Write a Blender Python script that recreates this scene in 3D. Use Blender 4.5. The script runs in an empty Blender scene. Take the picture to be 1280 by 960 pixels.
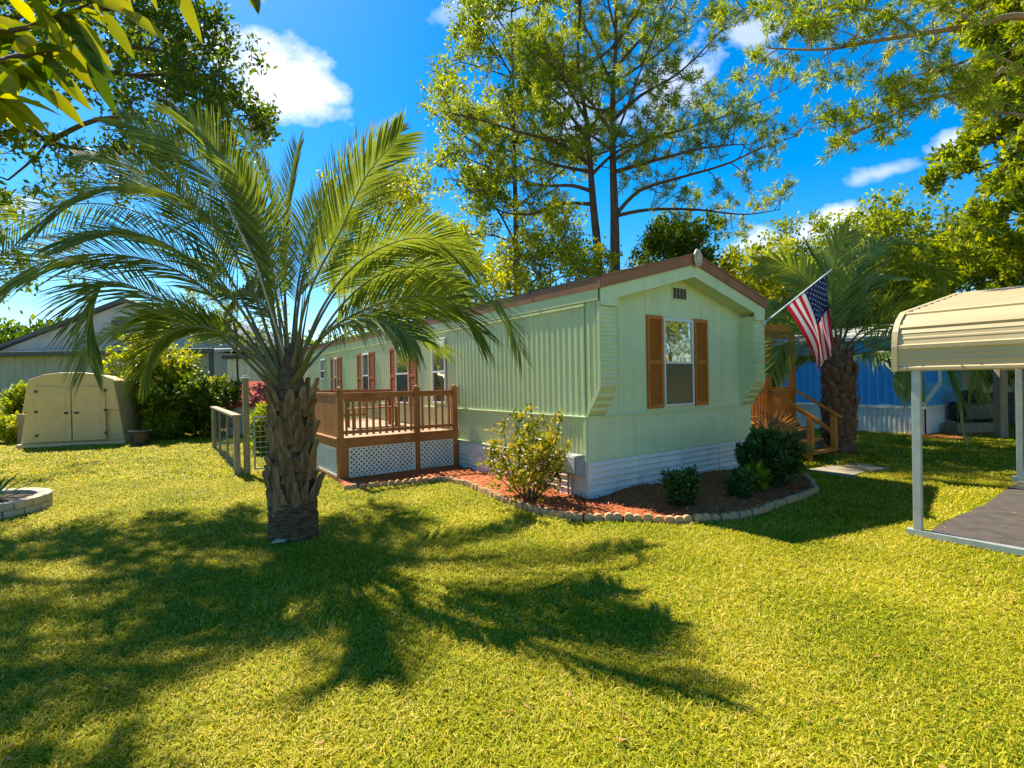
import bpy, math, random
import numpy as np
from mathutils import Vector, Matrix
random.seed(7); rng = np.random.default_rng(7)
sc = bpy.context.scene
col = sc.collection
rad = math.radians
# ------------------------------------------------------------------ camera
H = 1.65; ROLL = 0.018; PITCH = 0.00625; FPX = 640.0
R_ = Vector((math.cos(ROLL), 0, -math.sin(ROLL)))
U0 = Vector((math.sin(ROLL), 0, math.cos(ROLL)))
F_ = (Vector((0, 1, 0)) * math.cos(PITCH) - U0 * math.sin(PITCH)).normalized()
U_ = R_.cross(F_).normalized()
cam = bpy.data.cameras.new('camera'); cam.lens = 18.0; cam.sensor_width = 36.0; cam.clip_end = 2000; cam.clip_start = 0.05
co = bpy.data.objects.new('camera', cam); col.objects.link(co)
co.matrix_world = Matrix(((R_.x, U_.x, -F_.x, 0), (R_.y, U_.y, -F_.y, 0), (R_.z, U_.z, -F_.z, H), (0, 0, 0, 1)))
sc.camera = co
def P(x, y, d):
    v = F_ + R_ * ((x - 640) / FPX) + U_ * ((480 - y) / FPX)
    v = v * (d / v.y)
    return Vector((v.x, v.y, v.z + H))
def G(x, y, z=0.0):
    v = F_ + R_ * ((x - 640) / FPX) + U_ * ((480 - y) / FPX)
    k = (z - H) / v.z
    return Vector((v.x * k, v.y * k, z))
ANG = rad(35.5)
E1 = Vector((math.cos(ANG), math.sin(ANG), 0)); E2 = Vector((-math.sin(ANG), math.cos(ANG), 0))
C0 = Vector((1.02, 7.0, 0))
def L2W(a, b, z=0): return C0 + E1 * a + E2 * b + Vector((0, 0, z))

# ------------------------------------------------------------------ tagging
def tag(o, label=None, cat=None, group=None, kind=None):
    if label: o['label'] = label
    if cat: o['category'] = cat
    if group: o['group'] = group
    if kind: o['kind'] = kind
    return o
def empty(name, loc=(0, 0, 0), rz=0, label=None, cat=None, group=None):
    o = bpy.data.objects.new(name, None); col.objects.link(o)
    o.location = loc; o.rotation_euler = (0, 0, rz); o.empty_display_size = .2
    return tag(o, label, cat, group)

# ------------------------------------------------------------------ mesh builder
class MB:
    def __init__(s): s.v = []; s.f = []; s.mi = []; s.cur = 0
    def add(s, vs, fs):
        n = len(s.v); s.v += [tuple(p) for p in vs]; s.f += [tuple(i + n for i in f) for f in fs]; s.mi += [s.cur] * len(fs)
    def box(s, x0, x1, y0, y1, z0, z1):
        s.add([(x0,y0,z0),(x1,y0,z0),(x1,y1,z0),(x0,y1,z0),(x0,y0,z1),(x1,y0,z1),(x1,y1,z1),(x0,y1,z1)],
              [(3,2,1,0),(4,5,6,7),(0,1,5,4),(1,2,6,5),(2,3,7,6),(3,0,4,7)])
    def obox(s, c, ax, ay, az):   # oriented box, half vectors
        c = Vector(c); ax = Vector(ax); ay = Vector(ay); az = Vector(az)
        vs = [c + ax*i + ay*j + az*k for k in (-1,1) for j in (-1,1) for i in (-1,1)]
        s.add(vs, [(2,3,1,0),(4,5,7,6),(0,1,5,4),(1,3,7,5),(3,2,6,7),(2,0,4,6)])
    def bar(s, p, q, w, t, up=(0,0,1)):
        p = Vector(p); q = Vector(q); d = (q - p); l = d.length; d.normalize(); up = Vector(up)
        if abs(d.dot(up)) > .98: up = Vector((1, 0, 0))
        sd = d.cross(up).normalized(); u = sd.cross(d)
        s.obox((p + q) / 2, d * l / 2, sd * w / 2, u * t / 2)
    def tube(s, pts, rr, n=8, cap=True):
        pts = [Vector(p) for p in pts]; m = len(pts)
        if not hasattr(rr, '__len__'): rr = [rr] * m
        t0 = (pts[1] - pts[0]).normalized()
        ref = Vector((0, 0, 1)) if abs(t0.z) < .9 else Vector((1, 0, 0))
        a = t0.cross(ref).normalized()
        base = len(s.v)
        for i, p in enumerate(pts):
            t = (pts[min(i+1, m-1)] - pts[max(i-1, 0)])
            if t.length < 1e-9: t = t0.copy()
            t.normalize(); a = (a - t * a.dot(t))
            if a.length < 1e-6: a = t.orthogonal()
            a.normalize(); b = t.cross(a)
            for k in range(n):
                an = 2 * math.pi * k / n
                s.v.append(tuple(p + (a * math.cos(an) + b * math.sin(an)) * rr[i]))
        nf = 0
        for i in range(m - 1):
            for k in range(n):
                k2 = (k + 1) % n
                s.f.append((base+i*n+k, base+i*n+k2, base+(i+1)*n+k2, base+(i+1)*n+k)); nf += 1
        if cap:
            s.f.append(tuple(base + k for k in reversed(range(n)))); s.f.append(tuple(base + (m-1)*n + k for k in range(n))); nf += 2
        s.mi += [s.cur] * nf
    def prism(s, poly, fn, h0, h1):   # poly 2D list, fn(u,v,h)->3D
        n = len(poly)
        vs = [fn(u, v, h0) for u, v in poly] + [fn(u, v, h1) for u, v in poly]
        s.add(vs, [tuple(reversed(range(n))), tuple(range(n, 2*n))] + [(i, (i+1) % n, n + (i+1) % n, n + i) for i in range(n)])
    def strip(s, prof, fn, h0, h1):   # open sheet: profile list extruded
        n = len(prof)
        vs = [fn(u, v, h0) for u, v in prof] + [fn(u, v, h1) for u, v in prof]
        s.add(vs, [(i, i+1, n+i+1, n+i) for i in range(n-1)])
    def lathe(s, prof, c=(0,0,0), n=16):
        base = len(s.v); c = Vector(c)
        for r, z in prof:
            for k in range(n):
                an = 2*math.pi*k/n; s.v.append((c.x + r*math.cos(an), c.y + r*math.sin(an), c.z + z))
        for i in range(len(prof)-1):
            for k in range(n):
                k2 = (k+1) % n; s.f.append((base+i*n+k, base+i*n+k2, base+(i+1)*n+k2, base+(i+1)*n+k)); s.mi.append(s.cur)
        s.f.append(tuple(base + k for k in reversed(range(n)))); s.f.append(tuple(base+(len(prof)-1)*n+k for k in range(n))); s.mi += [s.cur]*2
    def build(s, name, mats, parent=None, smooth=False, bevel=0, loc=None, rz=None):
        me = bpy.data.meshes.new(name); me.from_pydata(s.v, [], s.f)
        if not isinstance(mats, (list, tuple)): mats = [mats]
        for m in mats: me.materials.append(m)
        if len(mats) > 1: me.polygons.foreach_set('material_index', s.mi)
        if smooth: me.polygons.foreach_set('use_smooth', [True] * len(me.polygons))
        me.update()
        o = bpy.data.objects.new(name, me); col.objects.link(o); o.parent = parent
        if bevel:
            b = o.modifiers.new('bevel', 'BEVEL'); b.width = bevel; b.segments = 2; b.limit_method = 'ANGLE'
        if loc is not None: o.location = loc
        if rz is not None: o.rotation_euler = (0, 0, rz)
        return o
def np_mesh(name, V, quads=None, tris=None, mats=None, parent=None):
    me = bpy.data.meshes.new(name)
    nq = 0 if quads is None else len(quads); nt = 0 if tris is None else len(tris)
    me.vertices.add(len(V)); me.vertices.foreach_set('co', np.ascontiguousarray(V, dtype=np.float32).ravel())
    loops = []
    if nq: loops.append(np.asarray(quads).ravel())
    if nt: loops.append(np.asarray(tris).ravel())
    li = np.concatenate(loops).astype(np.int32)
    me.loops.add(len(li)); me.loops.foreach_set('vertex_index', li)
    me.polygons.add(nq + nt)
    st = np.concatenate([np.arange(nq) * 4, nq * 4 + np.arange(nt) * 3]).astype(np.int32)
    me.polygons.foreach_set('loop_start', st)
    try:
        me.polygons.foreach_set('loop_total', np.concatenate([np.full(nq, 4), np.full(nt, 3)]).astype(np.int32))
    except Exception: pass
    me.materials.append(mats); me.update(calc_edges=True); me.validate()
    o = bpy.data.objects.new(name, me); col.objects.link(o); o.parent = parent
    return o
def inst(o, parent=None, loc=None, rot=None, scale=None):
    c = o.copy(); col.objects.link(c); c.parent = parent
    if loc is not None: c.location = loc
    if rot is not None: c.rotation_euler = rot
    if scale is not None: c.scale = scale
    return c

# ------------------------------------------------------------------ materials
def lin(c): return tuple(((x/255)/12.92 if x/255 <= .04045 else ((x/255+.055)/1.055)**2.4) for x in c) + (1,)
def newmat(name):
    m = bpy.data.materials.new(name); m.use_nodes = True; nt = m.node_tree; nt.nodes.clear()
    out = nt.nodes.new('ShaderNodeOutputMaterial'); return m, nt, out
def mat(name, c1, c2=None, rough=.6, scale=6., bump=0., bscale=None, metal=0., spec=.5, stretch=(1,1,1), detail=4, lo=.35, hi=.65, dirt=None, dscale=1.5, damt=.5):
    m, nt, out = newmat(name); N = nt.nodes; L = nt.links
    b = N.new('ShaderNodeBsdfPrincipled'); L.new(b.outputs[0], out.inputs[0])
    b.inputs['Roughness'].default_value = rough; b.inputs['Metallic'].default_value = metal; b.inputs['Specular IOR Level'].default_value = spec
    tc = N.new('ShaderNodeTexCoord'); mp = N.new('ShaderNodeMapping'); L.new(tc.outputs['Object'], mp.inputs[0]); mp.inputs['Scale'].default_value = stretch
    c1 = tuple(c1[:3]) + (1,); c2 = tuple((c2 or [x*.7 for x in c1[:3]])[:3]) + (1,)
    nz = N.new('ShaderNodeTexNoise'); nz.inputs['Scale'].default_value = scale; nz.inputs['Detail'].default_value = detail; L.new(mp.outputs[0], nz.inputs[0])
    r = N.new('ShaderNodeValToRGB'); r.color_ramp.elements[0].position = lo; r.color_ramp.elements[1].position = hi
    r.color_ramp.elements[0].color = c1; r.color_ramp.elements[1].color = c2; L.new(nz.outputs[0], r.inputs[0])
    cs = r.outputs[0]
    if dirt:
        n2 = N.new('ShaderNodeTexNoise'); n2.inputs['Scale'].default_value = dscale; n2.inputs['Detail'].default_value = 8; n2.inputs['Roughness'].default_value = .7
        L.new(tc.outputs['Object'], n2.inputs[0])
        r2 = N.new('ShaderNodeValToRGB'); r2.color_ramp.elements[0].position = .5; r2.color_ramp.elements[1].position = .75
        r2.color_ramp.elements[1].color = (damt, damt, damt, 1); L.new(n2.outputs[0], r2.inputs[0])
        mx = N.new('ShaderNodeMix'); mx.data_type = 'RGBA'; L.new(r2.outputs[0], mx.inputs[0]); L.new(cs, mx.inputs[6]); mx.inputs[7].default_value = tuple(dirt[:3]) + (1,)
        cs = mx.outputs[2]
    L.new(cs, b.inputs['Base Color'])
    if bump:
        n3 = N.new('ShaderNodeTexNoise'); n3.inputs['Scale'].default_value = bscale or scale*3; n3.inputs['Detail'].default_value = 5; L.new(mp.outputs[0], n3.inputs[0])
        bp = N.new('ShaderNodeBump'); bp.inputs['Strength'].default_value = bump; bp.inputs['Distance'].default_value = .02; L.new(n3.outputs[0], bp.inputs['Height']); L.new(bp.outputs[0], b.inputs['Normal'])
    return m
def leafmat(name, cols, trans=.35, rough=.45, pscale=.6, tint=1.25, pvar=.35):
    """cols: list of albedo colours picked per leaf; slow patches over position too"""
    m, nt, out = newmat(name); N = nt.nodes; L = nt.links
    g = N.new('ShaderNodeNewGeometry'); r = N.new('ShaderNodeValToRGB'); cr = r.color_ramp
    while len(cr.elements) < len(cols): cr.elements.new(.5)
    for i, c in enumerate(cols): cr.elements[i].position = i / max(1, len(cols)-1); cr.elements[i].color = tuple(c) + (1,)
    nz = N.new('ShaderNodeTexNoise'); nz.inputs['Scale'].default_value = pscale; nz.inputs['Detail'].default_value = 3; L.new(g.outputs['Position'], nz.inputs[0])
    ma = N.new('ShaderNodeMath'); ma.operation = 'MULTIPLY_ADD'; ma.inputs[1].default_value = pvar * 4; ma.inputs[2].default_value = -pvar * 2; L.new(nz.outputs[0], ma.inputs[0])
    ad = N.new('ShaderNodeMath'); ad.operation = 'ADD'; ad.use_clamp = True; L.new(g.outputs['Random Per Island'], ad.inputs[0]); L.new(ma.outputs[0], ad.inputs[1])
    L.new(ad.outputs[0], r.inputs[0])
    b = N.new('ShaderNodeBsdfPrincipled'); b.inputs['Roughness'].default_value = rough; b.inputs['Specular IOR Level'].default_value = .22; L.new(r.outputs[0], b.inputs['Base Color'])
    t = N.new('ShaderNodeBsdfTranslucent'); hs = N.new('ShaderNodeHueSaturation'); hs.inputs['Hue'].default_value = .485; hs.inputs['Saturation'].default_value = 1.15; hs.inputs['Value'].default_value = tint
    L.new(r.outputs[0], hs.inputs['Color']); L.new(hs.outputs[0], t.inputs[0])
    mx = N.new('ShaderNodeMixShader'); mx.inputs[0].default_value = trans; L.new(b.outputs[0], mx.inputs[1]); L.new(t.outputs[0], mx.inputs[2]); L.new(mx.outputs[0], out.inputs[0])
    return m
M = {}
M['green_metal'] = mat('green_siding', (.62,.70,.39), (.575,.655,.36), .38, 1.2, dirt=(.25,.33,.16), dscale=2.2, damt=.35)
M['green_flat'] = mat('green_panel', (.62,.72,.43), (.575,.67,.39), .5, 1.5, stretch=(6,6,.6), dirt=(.26,.36,.2), dscale=2.5, damt=.3)
M['white_skirt'] = mat('white_skirting', (.84,.80,.71), (.73,.70,.63), .5, 1.4, stretch=(1,1,3), dirt=(.36,.34,.28), dscale=3, damt=.5)
M['brown_trim'] = mat('brown_trim', (.33,.135,.06), (.27,.11,.05), .55, 4, dirt=(.12,.06,.035), dscale=5, damt=.4)
M['dark_roof'] = mat('dark_roof', (.055,.045,.04), (.09,.07,.055), .7, 5)
M['shutter'] = mat('shutter_paint', (.52,.165,.02), (.43,.13,.016), .5, 8)
M['white'] = mat('white_paint', (.78,.78,.76), (.68,.68,.66), .45, 5)
M['cream'] = mat('cream_trim', (.55,.47,.33), (.42,.35,.24), .6, 8)
M['galv'] = mat('galvanised_steel', (.36,.41,.42), (.46,.50,.50), .42, 9, metal=.35)
M['grey_box'] = mat('meter_box', (.36,.37,.35), (.28,.29,.27), .5, 8)
M['black'] = mat('black_plastic', (.02,.02,.02), (.03,.03,.03), .4, 8)
M['deck_wood'] = mat('brown_deck_wood', (.40,.155,.03), (.27,.098,.02), .6, 3, bump=.15, stretch=(1,1,.25), dirt=(.09,.035,.015), dscale=4)
M['floor_wood'] = mat('deck_floor_wood', (.36,.22,.13), (.27,.16,.09), .6, 4, bump=.1)
M['porch_wood'] = mat('orange_porch_wood', (.56,.22,.028), (.43,.16,.02), .5, 4, bump=.1, stretch=(1,1,.3), dirt=(.2,.07,.015), dscale=5)
M['grey_wood'] = mat('weathered_wood', (.34,.27,.17), (.22,.17,.10), .8, 5, bump=.3, stretch=(4,4,.5))
M['resin'] = mat('beige_resin', (.74,.50,.22), (.68,.455,.19), .5, 3, dirt=(.4,.28,.15), dscale=2)
M['carport'] = mat('beige_painted_steel', (.55,.42,.23), (.50,.375,.2), .42, 1.5, stretch=(1,.25,1), dirt=(.36,.27,.16), dscale=2.3, damt=.45)
M['asphalt'] = mat('asphalt', (.045,.04,.04), (.075,.062,.058), .95, 6, bump=.15, bscale=60, dirt=(.12,.09,.06), dscale=2.5)
M['blue'] = mat('blue_siding', (.05,.42,.88), (.04,.37,.80), .45, 2)
M['mulch'] = mat('mulch', (.50,.125,.025), (.22,.05,.012), .9, 30, bump=1, bscale=60)
M['brick'] = mat('edging_brick', (.52,.34,.17), (.36,.22,.11), .9, 7, bump=.5, bscale=50, dirt=(.12,.11,.07), dscale=9)
M['block'] = mat('pale_block', (.50,.43,.33), (.34,.29,.22), .9, 7, bump=.4, bscale=50, dirt=(.2,.18,.14), dscale=6)
M['slab'] = mat('concrete_slab', (.30,.26,.19), (.22,.19,.14), .9, 7, bump=.3, bscale=50)
M['soil'] = mat('soil', (.07,.04,.025), (.035,.02,.012), 1, 20, bump=1, bscale=50)
M['wh_wall'] = mat('pale_metal_wall', (.40,.40,.36), (.35,.35,.31), .6, 2, stretch=(1,1,.3))
M['wh_low'] = mat('grey_green_metal_wall', (.31,.34,.28), (.26,.29,.24), .6, 2, stretch=(1,1,.3))
M['dark_trim'] = mat('dark_trim', (.035,.04,.04), (.05,.055,.05), .5, 4)
M['pale_wall'] = mat('pale_house_wall', (.55,.57,.55), (.48,.5,.48), .6, 2)
M['beige_wall'] = mat('beige_house_wall', (.48,.45,.36), (.40,.38,.3), .6, 2)
M['red'] = mat('red_roof', (.34,.035,.015), (.26,.03,.015), .95, 3)
M['bark'] = mat('grey_brown_bark', (.13,.085,.055), (.055,.036,.025), .95, 9, bump=1, bscale=14, stretch=(2,2,.5), lo=.3, hi=.7)
M['pine_bark'] = mat('pine_bark', (.20,.115,.07), (.08,.045,.03), .95, 7, bump=1, bscale=12, stretch=(2.5,2.5,.6), lo=.3, hi=.7)
M['pale_bark'] = mat('pale_bark', (.36,.24,.14), (.2,.13,.08), .9, 7, bump=.6)
M['twig'] = mat('green_stem', (.12,.12,.04), (.08,.07,.03), .8, 7)
M['boot'] = mat('palm_leaf_base', (.52,.31,.14), (.20,.105,.045), .9, 7, bump=1, bscale=26, stretch=(2.5,2.5,.7), dirt=(.05,.03,.02), dscale=5, lo=.3, hi=.7, damt=.8)
M['boot_red'] = mat('palm_leaf_base_brown', (.40,.22,.09), (.13,.07,.03), .9, 7, bump=1, bscale=26, stretch=(2.5,2.5,.7), dirt=(.04,.025,.015), dscale=4, damt=.85)
M['boot_dark'] = mat('dark_palm_leaf_base', (.26,.13,.06), (.09,.045,.025), .9, 6, bump=.8, bscale=25)
M['fibre'] = mat('palm_fibre', (.24,.135,.065), (.08,.045,.025), 1, 12, bump=1.2, bscale=40, stretch=(1,1,3))
M['rachis'] = mat('palm_rachis', (.16,.17,.045), (.12,.12,.035), .5, 5)
M['petiole'] = mat('palm_petiole', (.17,.12,.05), (.12,.13,.035), .55, 6)
M['palm_leaf'] = leafmat('palm_leaflets', [(.085,.125,.022), (.13,.18,.03), (.21,.26,.055), (.15,.195,.035)], .42, .6, 1.2, 1.5)
M['palm_leaf2'] = leafmat('far_palm_leaflets', [(.10,.17,.025), (.17,.25,.04), (.27,.33,.07), (.2,.27,.04)], .3, .4, 1.2, 1.3)
M['dry_leaf'] = leafmat('dry_fronds', [(.30,.17,.06), (.42,.26,.10), (.24,.12,.04)], .3)
M['pine_leaf'] = leafmat('pine_needles', [(.08,.15,.014), (.17,.25,.02), (.31,.36,.03), (.44,.45,.05)], .5, .5, .45, 1.6, .3)
M['light_leaf'] = leafmat('light_green_leaves', [(.11,.17,.012), (.22,.29,.02), (.34,.38,.03)], .45, .45, .5, 1.5)
M['yellow_leaf'] = leafmat('yellow_green_leaves', [(.17,.22,.012), (.32,.37,.018), (.48,.48,.03)], .45, .45, .5, 1.5)
M['dark_leaf'] = leafmat('dark_green_leaves', [(.025,.07,.008), (.06,.13,.014), (.13,.2,.02)], .4, .4, .5, 1.4)
M['oak_leaf'] = leafmat('oak_leaves', [(.035,.08,.010), (.08,.14,.015), (.17,.22,.018)], .42, .45, .4, 1.6)
M['bush_leaf'] = leafmat('shrub_leaves', [(.03,.085,.02), (.055,.13,.03), (.12,.20,.04)], .3, .35, 2, 1.3)
M['golden_leaf'] = leafmat('golden_shrub_leaves', [(.08,.13,.010), (.24,.26,.018), (.44,.39,.03), (.60,.40,.05)], .35, .4, 2.5, 1.3)
M['big_leaf'] = leafmat('broad_leaves', [(.05,.09,.010), (.13,.17,.014), (.30,.30,.016), (.16,.20,.014)], .5, .3, 2.5, 1.7)
M['grass'] = leafmat('grass_blades', [(.115,.17,.003), (.235,.275,.004), (.36,.365,.006), (.49,.42,.012), (.66,.52,.13)], .3, .65, 1.1, 1.35, .22)
M['chip'] = leafmat('mulch_chips', [(.22,.045,.01), (.46,.115,.022), (.60,.2,.045)], .0)

def glassy(name, c, refl=.35, rough=.04):
    m, nt, out = newmat(name); N = nt.nodes; L = nt.links
    b = N.new('ShaderNodeBsdfPrincipled'); b.inputs['Base Color'].default_value = c + (1,); b.inputs['Roughness'].default_value = .3
    g = N.new('ShaderNodeBsdfGlossy'); g.inputs['Roughness'].default_value = rough; g.inputs[0].default_value = (.9,.9,.85,1)
    tc = N.new('ShaderNodeTexCoord'); nz = N.new('ShaderNodeTexNoise'); nz.inputs['Scale'].default_value = 1.5; L.new(tc.outputs['Object'], nz.inputs[0])
    bp = N.new('ShaderNodeBump'); bp.inputs['Strength'].default_value = .25; bp.inputs['Distance'].default_value = .05; L.new(nz.outputs[0], bp.inputs['Height']); L.new(bp.outputs[0], g.inputs['Normal'])
    mx = N.new('ShaderNodeMixShader'); mx.inputs[0].default_value = refl; L.new(b.outputs[0], mx.inputs[1]); L.new(g.outputs[0], mx.inputs[2]); L.new(mx.outputs[0], out.inputs[0]); return m
M['glass'] = glassy('window_glass', (.05,.05,.03), .62)
M['screen'] = glassy('insect_screen', (.022,.024,.024), .08, .3)
def cloth(name, c):
    m, nt, out = newmat(name); N = nt.nodes; L = nt.links
    b = N.new('ShaderNodeBsdfPrincipled'); b.inputs['Base Color'].default_value = c + (1,); b.inputs['Roughness'].default_value = .7
    t = N.new('ShaderNodeBsdfTranslucent'); t.inputs[0].default_value = c + (1,)
    mx = N.new('ShaderNodeMixShader'); mx.inputs[0].default_value = .35; L.new(b.outputs[0], mx.inputs[1]); L.new(t.outputs[0], mx.inputs[2]); L.new(mx.outputs[0], out.inputs[0]); return m
M['f_red'] = cloth('flag_red', (.52,.012,.03)); M['f_white'] = cloth('flag_white', (.80,.76,.74)); M['f_blue'] = cloth('flag_blue', (.012,.016,.07)); M['f_star'] = cloth('flag_star', (.8,.8,.8))

# ground material: grass seen between and beyond the blades
def ground_mat():
    m, nt, out = newmat('lawn_ground'); N = nt.nodes; L = nt.links
    b = N.new('ShaderNodeBsdfPrincipled'); b.inputs['Roughness'].default_value = 1; b.inputs['Specular IOR Level'].default_value = .1; L.new(b.outputs[0], out.inputs[0])
    g = N.new('ShaderNodeNewGeometry')
    n1 = N.new('ShaderNodeTexNoise'); n1.inputs['Scale'].default_value = 1.1; n1.inputs['Detail'].default_value = 3; L.new(g.outputs['Position'], n1.inputs[0])
    n2 = N.new('ShaderNodeTexNoise'); n2.inputs['Scale'].default_value = 30; n2.inputs['Detail'].default_value = 6; n2.inputs['Roughness'].default_value = .8; L.new(g.outputs['Position'], n2.inputs[0])
    r1 = N.new('ShaderNodeValToRGB'); r1.color_ramp.elements[0].position = .3; r1.color_ramp.elements[1].position = .7
    r1.color_ramp.elements[0].color = (.15,.19,.004,1); r1.color_ramp.elements[1].color = (.36,.35,.008,1); L.new(n1.outputs[0], r1.inputs[0])
    r2 = N.new('ShaderNodeValToRGB'); r2.color_ramp.elements[0].position = .3; r2.color_ramp.elements[1].position = .62
    r2.color_ramp.elements[0].color = (.35,.32,.25,1); r2.color_ramp.elements[1].color = (1,1,1,1); L.new(n2.outputs[0], r2.inputs[0])
    mx = N.new('ShaderNodeMix'); mx.data_type = 'RGBA'; mx.blend_type = 'MULTIPLY'; mx.inputs[0].default_value = 1; L.new(r1.outputs[0], mx.inputs[6]); L.new(r2.outputs[0], mx.inputs[7]); L.new(mx.outputs[2], b.inputs['Base Color'])
    bp = N.new('ShaderNodeBump'); bp.inputs['Strength'].default_value = .6; bp.inputs['Distance'].default_value = .03; L.new(n2.outputs[0], bp.inputs['Height']); L.new(bp.outputs[0], b.inputs['Normal'])
    return m
M['ground'] = ground_mat()

# ------------------------------------------------------------------ world and sun
SUNH = Vector((-.66, .751, 0)).normalized(); ELEV = rad(52)
w = bpy.data.worlds.new('World'); sc.world = w; w.use_nodes = True; nt = w.node_tree; nt.nodes.clear(); N = nt.nodes; L = nt.links
out = N.new('ShaderNodeOutputWorld'); bg = N.new('ShaderNodeBackground'); bg.inputs[1].default_value = .1; L.new(bg.outputs[0], out.inputs[0])
sky = N.new('ShaderNodeTexSky'); sky.sky_type = 'NISHITA'; sky.sun_disc = False; sky.sun_elevation = ELEV; sky.sun_rotation = math.atan2(SUNH.x, SUNH.y)
sky.air_density = 1.0; sky.dust_density = .3; sky.ozone_density = 3.0; sky.altitude = 200
hs = N.new('ShaderNodeHueSaturation'); hs.inputs['Saturation'].default_value = 1.52; hs.inputs['Hue'].default_value = .497; hs.inputs['Value'].default_value = .86
L.new(sky.outputs[0], hs.inputs['Color'])
tc = N.new('ShaderNodeTexCoord')
sx = N.new('ShaderNodeSeparateXYZ'); L.new(tc.outputs['Generated'], sx.inputs[0])
def mth(op, a, b=None, c=None, clamp=False):
    n = N.new('ShaderNodeMath'); n.operation = op; n.use_clamp = clamp
    for i, v in enumerate((a, b, c)):
        if v is None: continue
        if isinstance(v, (int, float)): n.inputs[i].default_value = v
        else: L.new(v, n.inputs[i])
    return n.outputs[0]
yy = mth('MAXIMUM', sx.outputs[1], .05); U = mth('DIVIDE', sx.outputs[0], yy); V = mth('DIVIDE', sx.outputs[2], yy)
nz = N.new('ShaderNodeTexNoise'); nz.inputs['Scale'].default_value = 7; nz.inputs['Detail'].default_value = 9; nz.inputs['Roughness'].default_value = .58
cv = N.new('ShaderNodeCombineXYZ'); L.new(U, cv.inputs[0]); L.new(mth('MULTIPLY', V, 1.3), cv.inputs[1]); L.new(cv.outputs[0], nz.inputs[0])
nn = mth('SUBTRACT', nz.outputs[0], .5)
tot = None
def pv(x, y):
    v = P(x, y, 1.0); return v.x, v.z - H
for (x, y, rx, ry, ang, amp, dens) in [(345,98,.165,.085,-.42,.55,1.3), (400,112,.075,.045,-.3,.6,1.0), (285,72,.08,.05,-.5,.7,1.0), (1025,288,.12,.045,.32,.7,1.0), (1060,278,.06,.035,.3,.7,.9), (1195,180,.09,.03,.3,.9,.65), (1115,212,.10,.022,.25,.9,.5),
                                   (715,135,.07,.09,.9,1.2,.45), (850,100,.16,.05,.5,1.3,.55), (945,45,.08,.04,.2,1.2,.5), (600,20,.12,.03,0,1.3,.3), (15,255,.11,.022,0,1.,.5), (960,300,.09,.03,.2,1.,.7)]:
    cx, cy = pv(x, y); ca, sa = math.cos(ang), math.sin(ang)
    du = mth('SUBTRACT', U, cx); dv = mth('SUBTRACT', V, cy)
    p = mth('DIVIDE', mth('ADD', mth('MULTIPLY', du, ca), mth('MULTIPLY', dv, sa)), rx)
    q = mth('DIVIDE', mth('SUBTRACT', mth('MULTIPLY', dv, ca), mth('MULTIPLY', du, sa)), ry)
    d = mth('SQRT', mth('ADD', mth('MULTIPLY', p, p), mth('MULTIPLY', q, q)))
    val = mth('ADD', mth('SUBTRACT', 1.0, d), mth('MULTIPLY', nn, 3.2 * amp))
    val = mth('MULTIPLY', mth('DIVIDE', val, .6, clamp=True), dens)
    val = mth('MULTIPLY', val, mth('GREATER_THAN', sx.outputs[1], .06))
    tot = val if tot is None else mth('MAXIMUM', tot, val)
tot = mth('MINIMUM', tot, .96)
mr = N.new('ShaderNodeMapRange'); mr.inputs[1].default_value = .3; mr.inputs[2].default_value = .7; L.new(nz.outputs[0], mr.inputs[0])
cc = N.new('ShaderNodeMix'); cc.data_type = 'RGBA'; cc.inputs[6].default_value = (4.3,4.7,5.5,1); cc.inputs[7].default_value = (5.6,5.7,6.0,1); L.new(mr.outputs[0], cc.inputs[0])
mx = N.new('ShaderNodeMix'); mx.data_type = 'RGBA'; L.new(tot, mx.inputs[0]); L.new(hs.outputs[0], mx.inputs[6]); L.new(cc.outputs[2], mx.inputs[7]); L.new(mx.outputs[2], bg.inputs[0])
sd = bpy.data.lights.new('sun', 'SUN'); sd.energy = 4.8; sd.angle = rad(.6); sd.color = (1, .90, .70)
so = bpy.data.objects.new('sun', sd); col.objects.link(so)
dirv = Vector((SUNH.x * math.cos(ELEV), SUNH.y * math.cos(ELEV), math.sin(ELEV)))
so.rotation_euler = dirv.to_track_quat('Z', 'Y').to_euler(); so.location = (-10, 10, 20)
sc.view_settings.view_transform = 'Standard'; sc.view_settings.look = 'None'; sc.view_settings.exposure = 1.32
sc.cycles.max_bounces = 4; sc.cycles.diffuse_bounces = 2; sc.cycles.glossy_bounces = 2; sc.cycles.transmission_bounces = 2; sc.view_settings.gamma = 1
# ================================================================== mobile home
home = empty('mobile_home', C0, ANG, 'pale green mobile home with brown gable trim, orange shutters and white ribbed skirting', 'mobile home')
W = 4.1; LEN = 17.0; OV = .26
def ribs(length, pitch, depth, y0=0, frac=.45):
    pts = []; y = y0
    while y < length:
        e = min(y + pitch, length)
        pts += [(y, 0), (y + pitch*(1-frac)/2, 0), (y + pitch*(1-frac)/2 + pitch*.12, depth), (y + pitch*(1+frac)/2 - pitch*.0, depth), (min(y + pitch*(1+frac)/2 + pitch*.12, e), 0)]
        y += pitch
    return [p for p in pts if p[0] <= length]
m = MB()
m.strip(ribs(LEN, .125, .011), lambda u, v, h: (-v, u, h), 1.14, 2.72)
m.strip(ribs(LEN, .085, .009), lambda u, v, h: (-v, u, h), .53, 1.125)
m.strip(ribs(LEN, .125, .017), lambda u, v, h: (W + v, u, h), .53, 2.86)
m.build('side_wall', M['green_metal'], home)
m = MB()
for z, t in ((1.132, .022), (.53, .02), (2.66, .03)): m.box(-.032, -.002, .0, LEN, z - t/2, z + t/2)
m.box(-.03, -.004, -.255, LEN, 2.70, 2.86)
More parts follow.
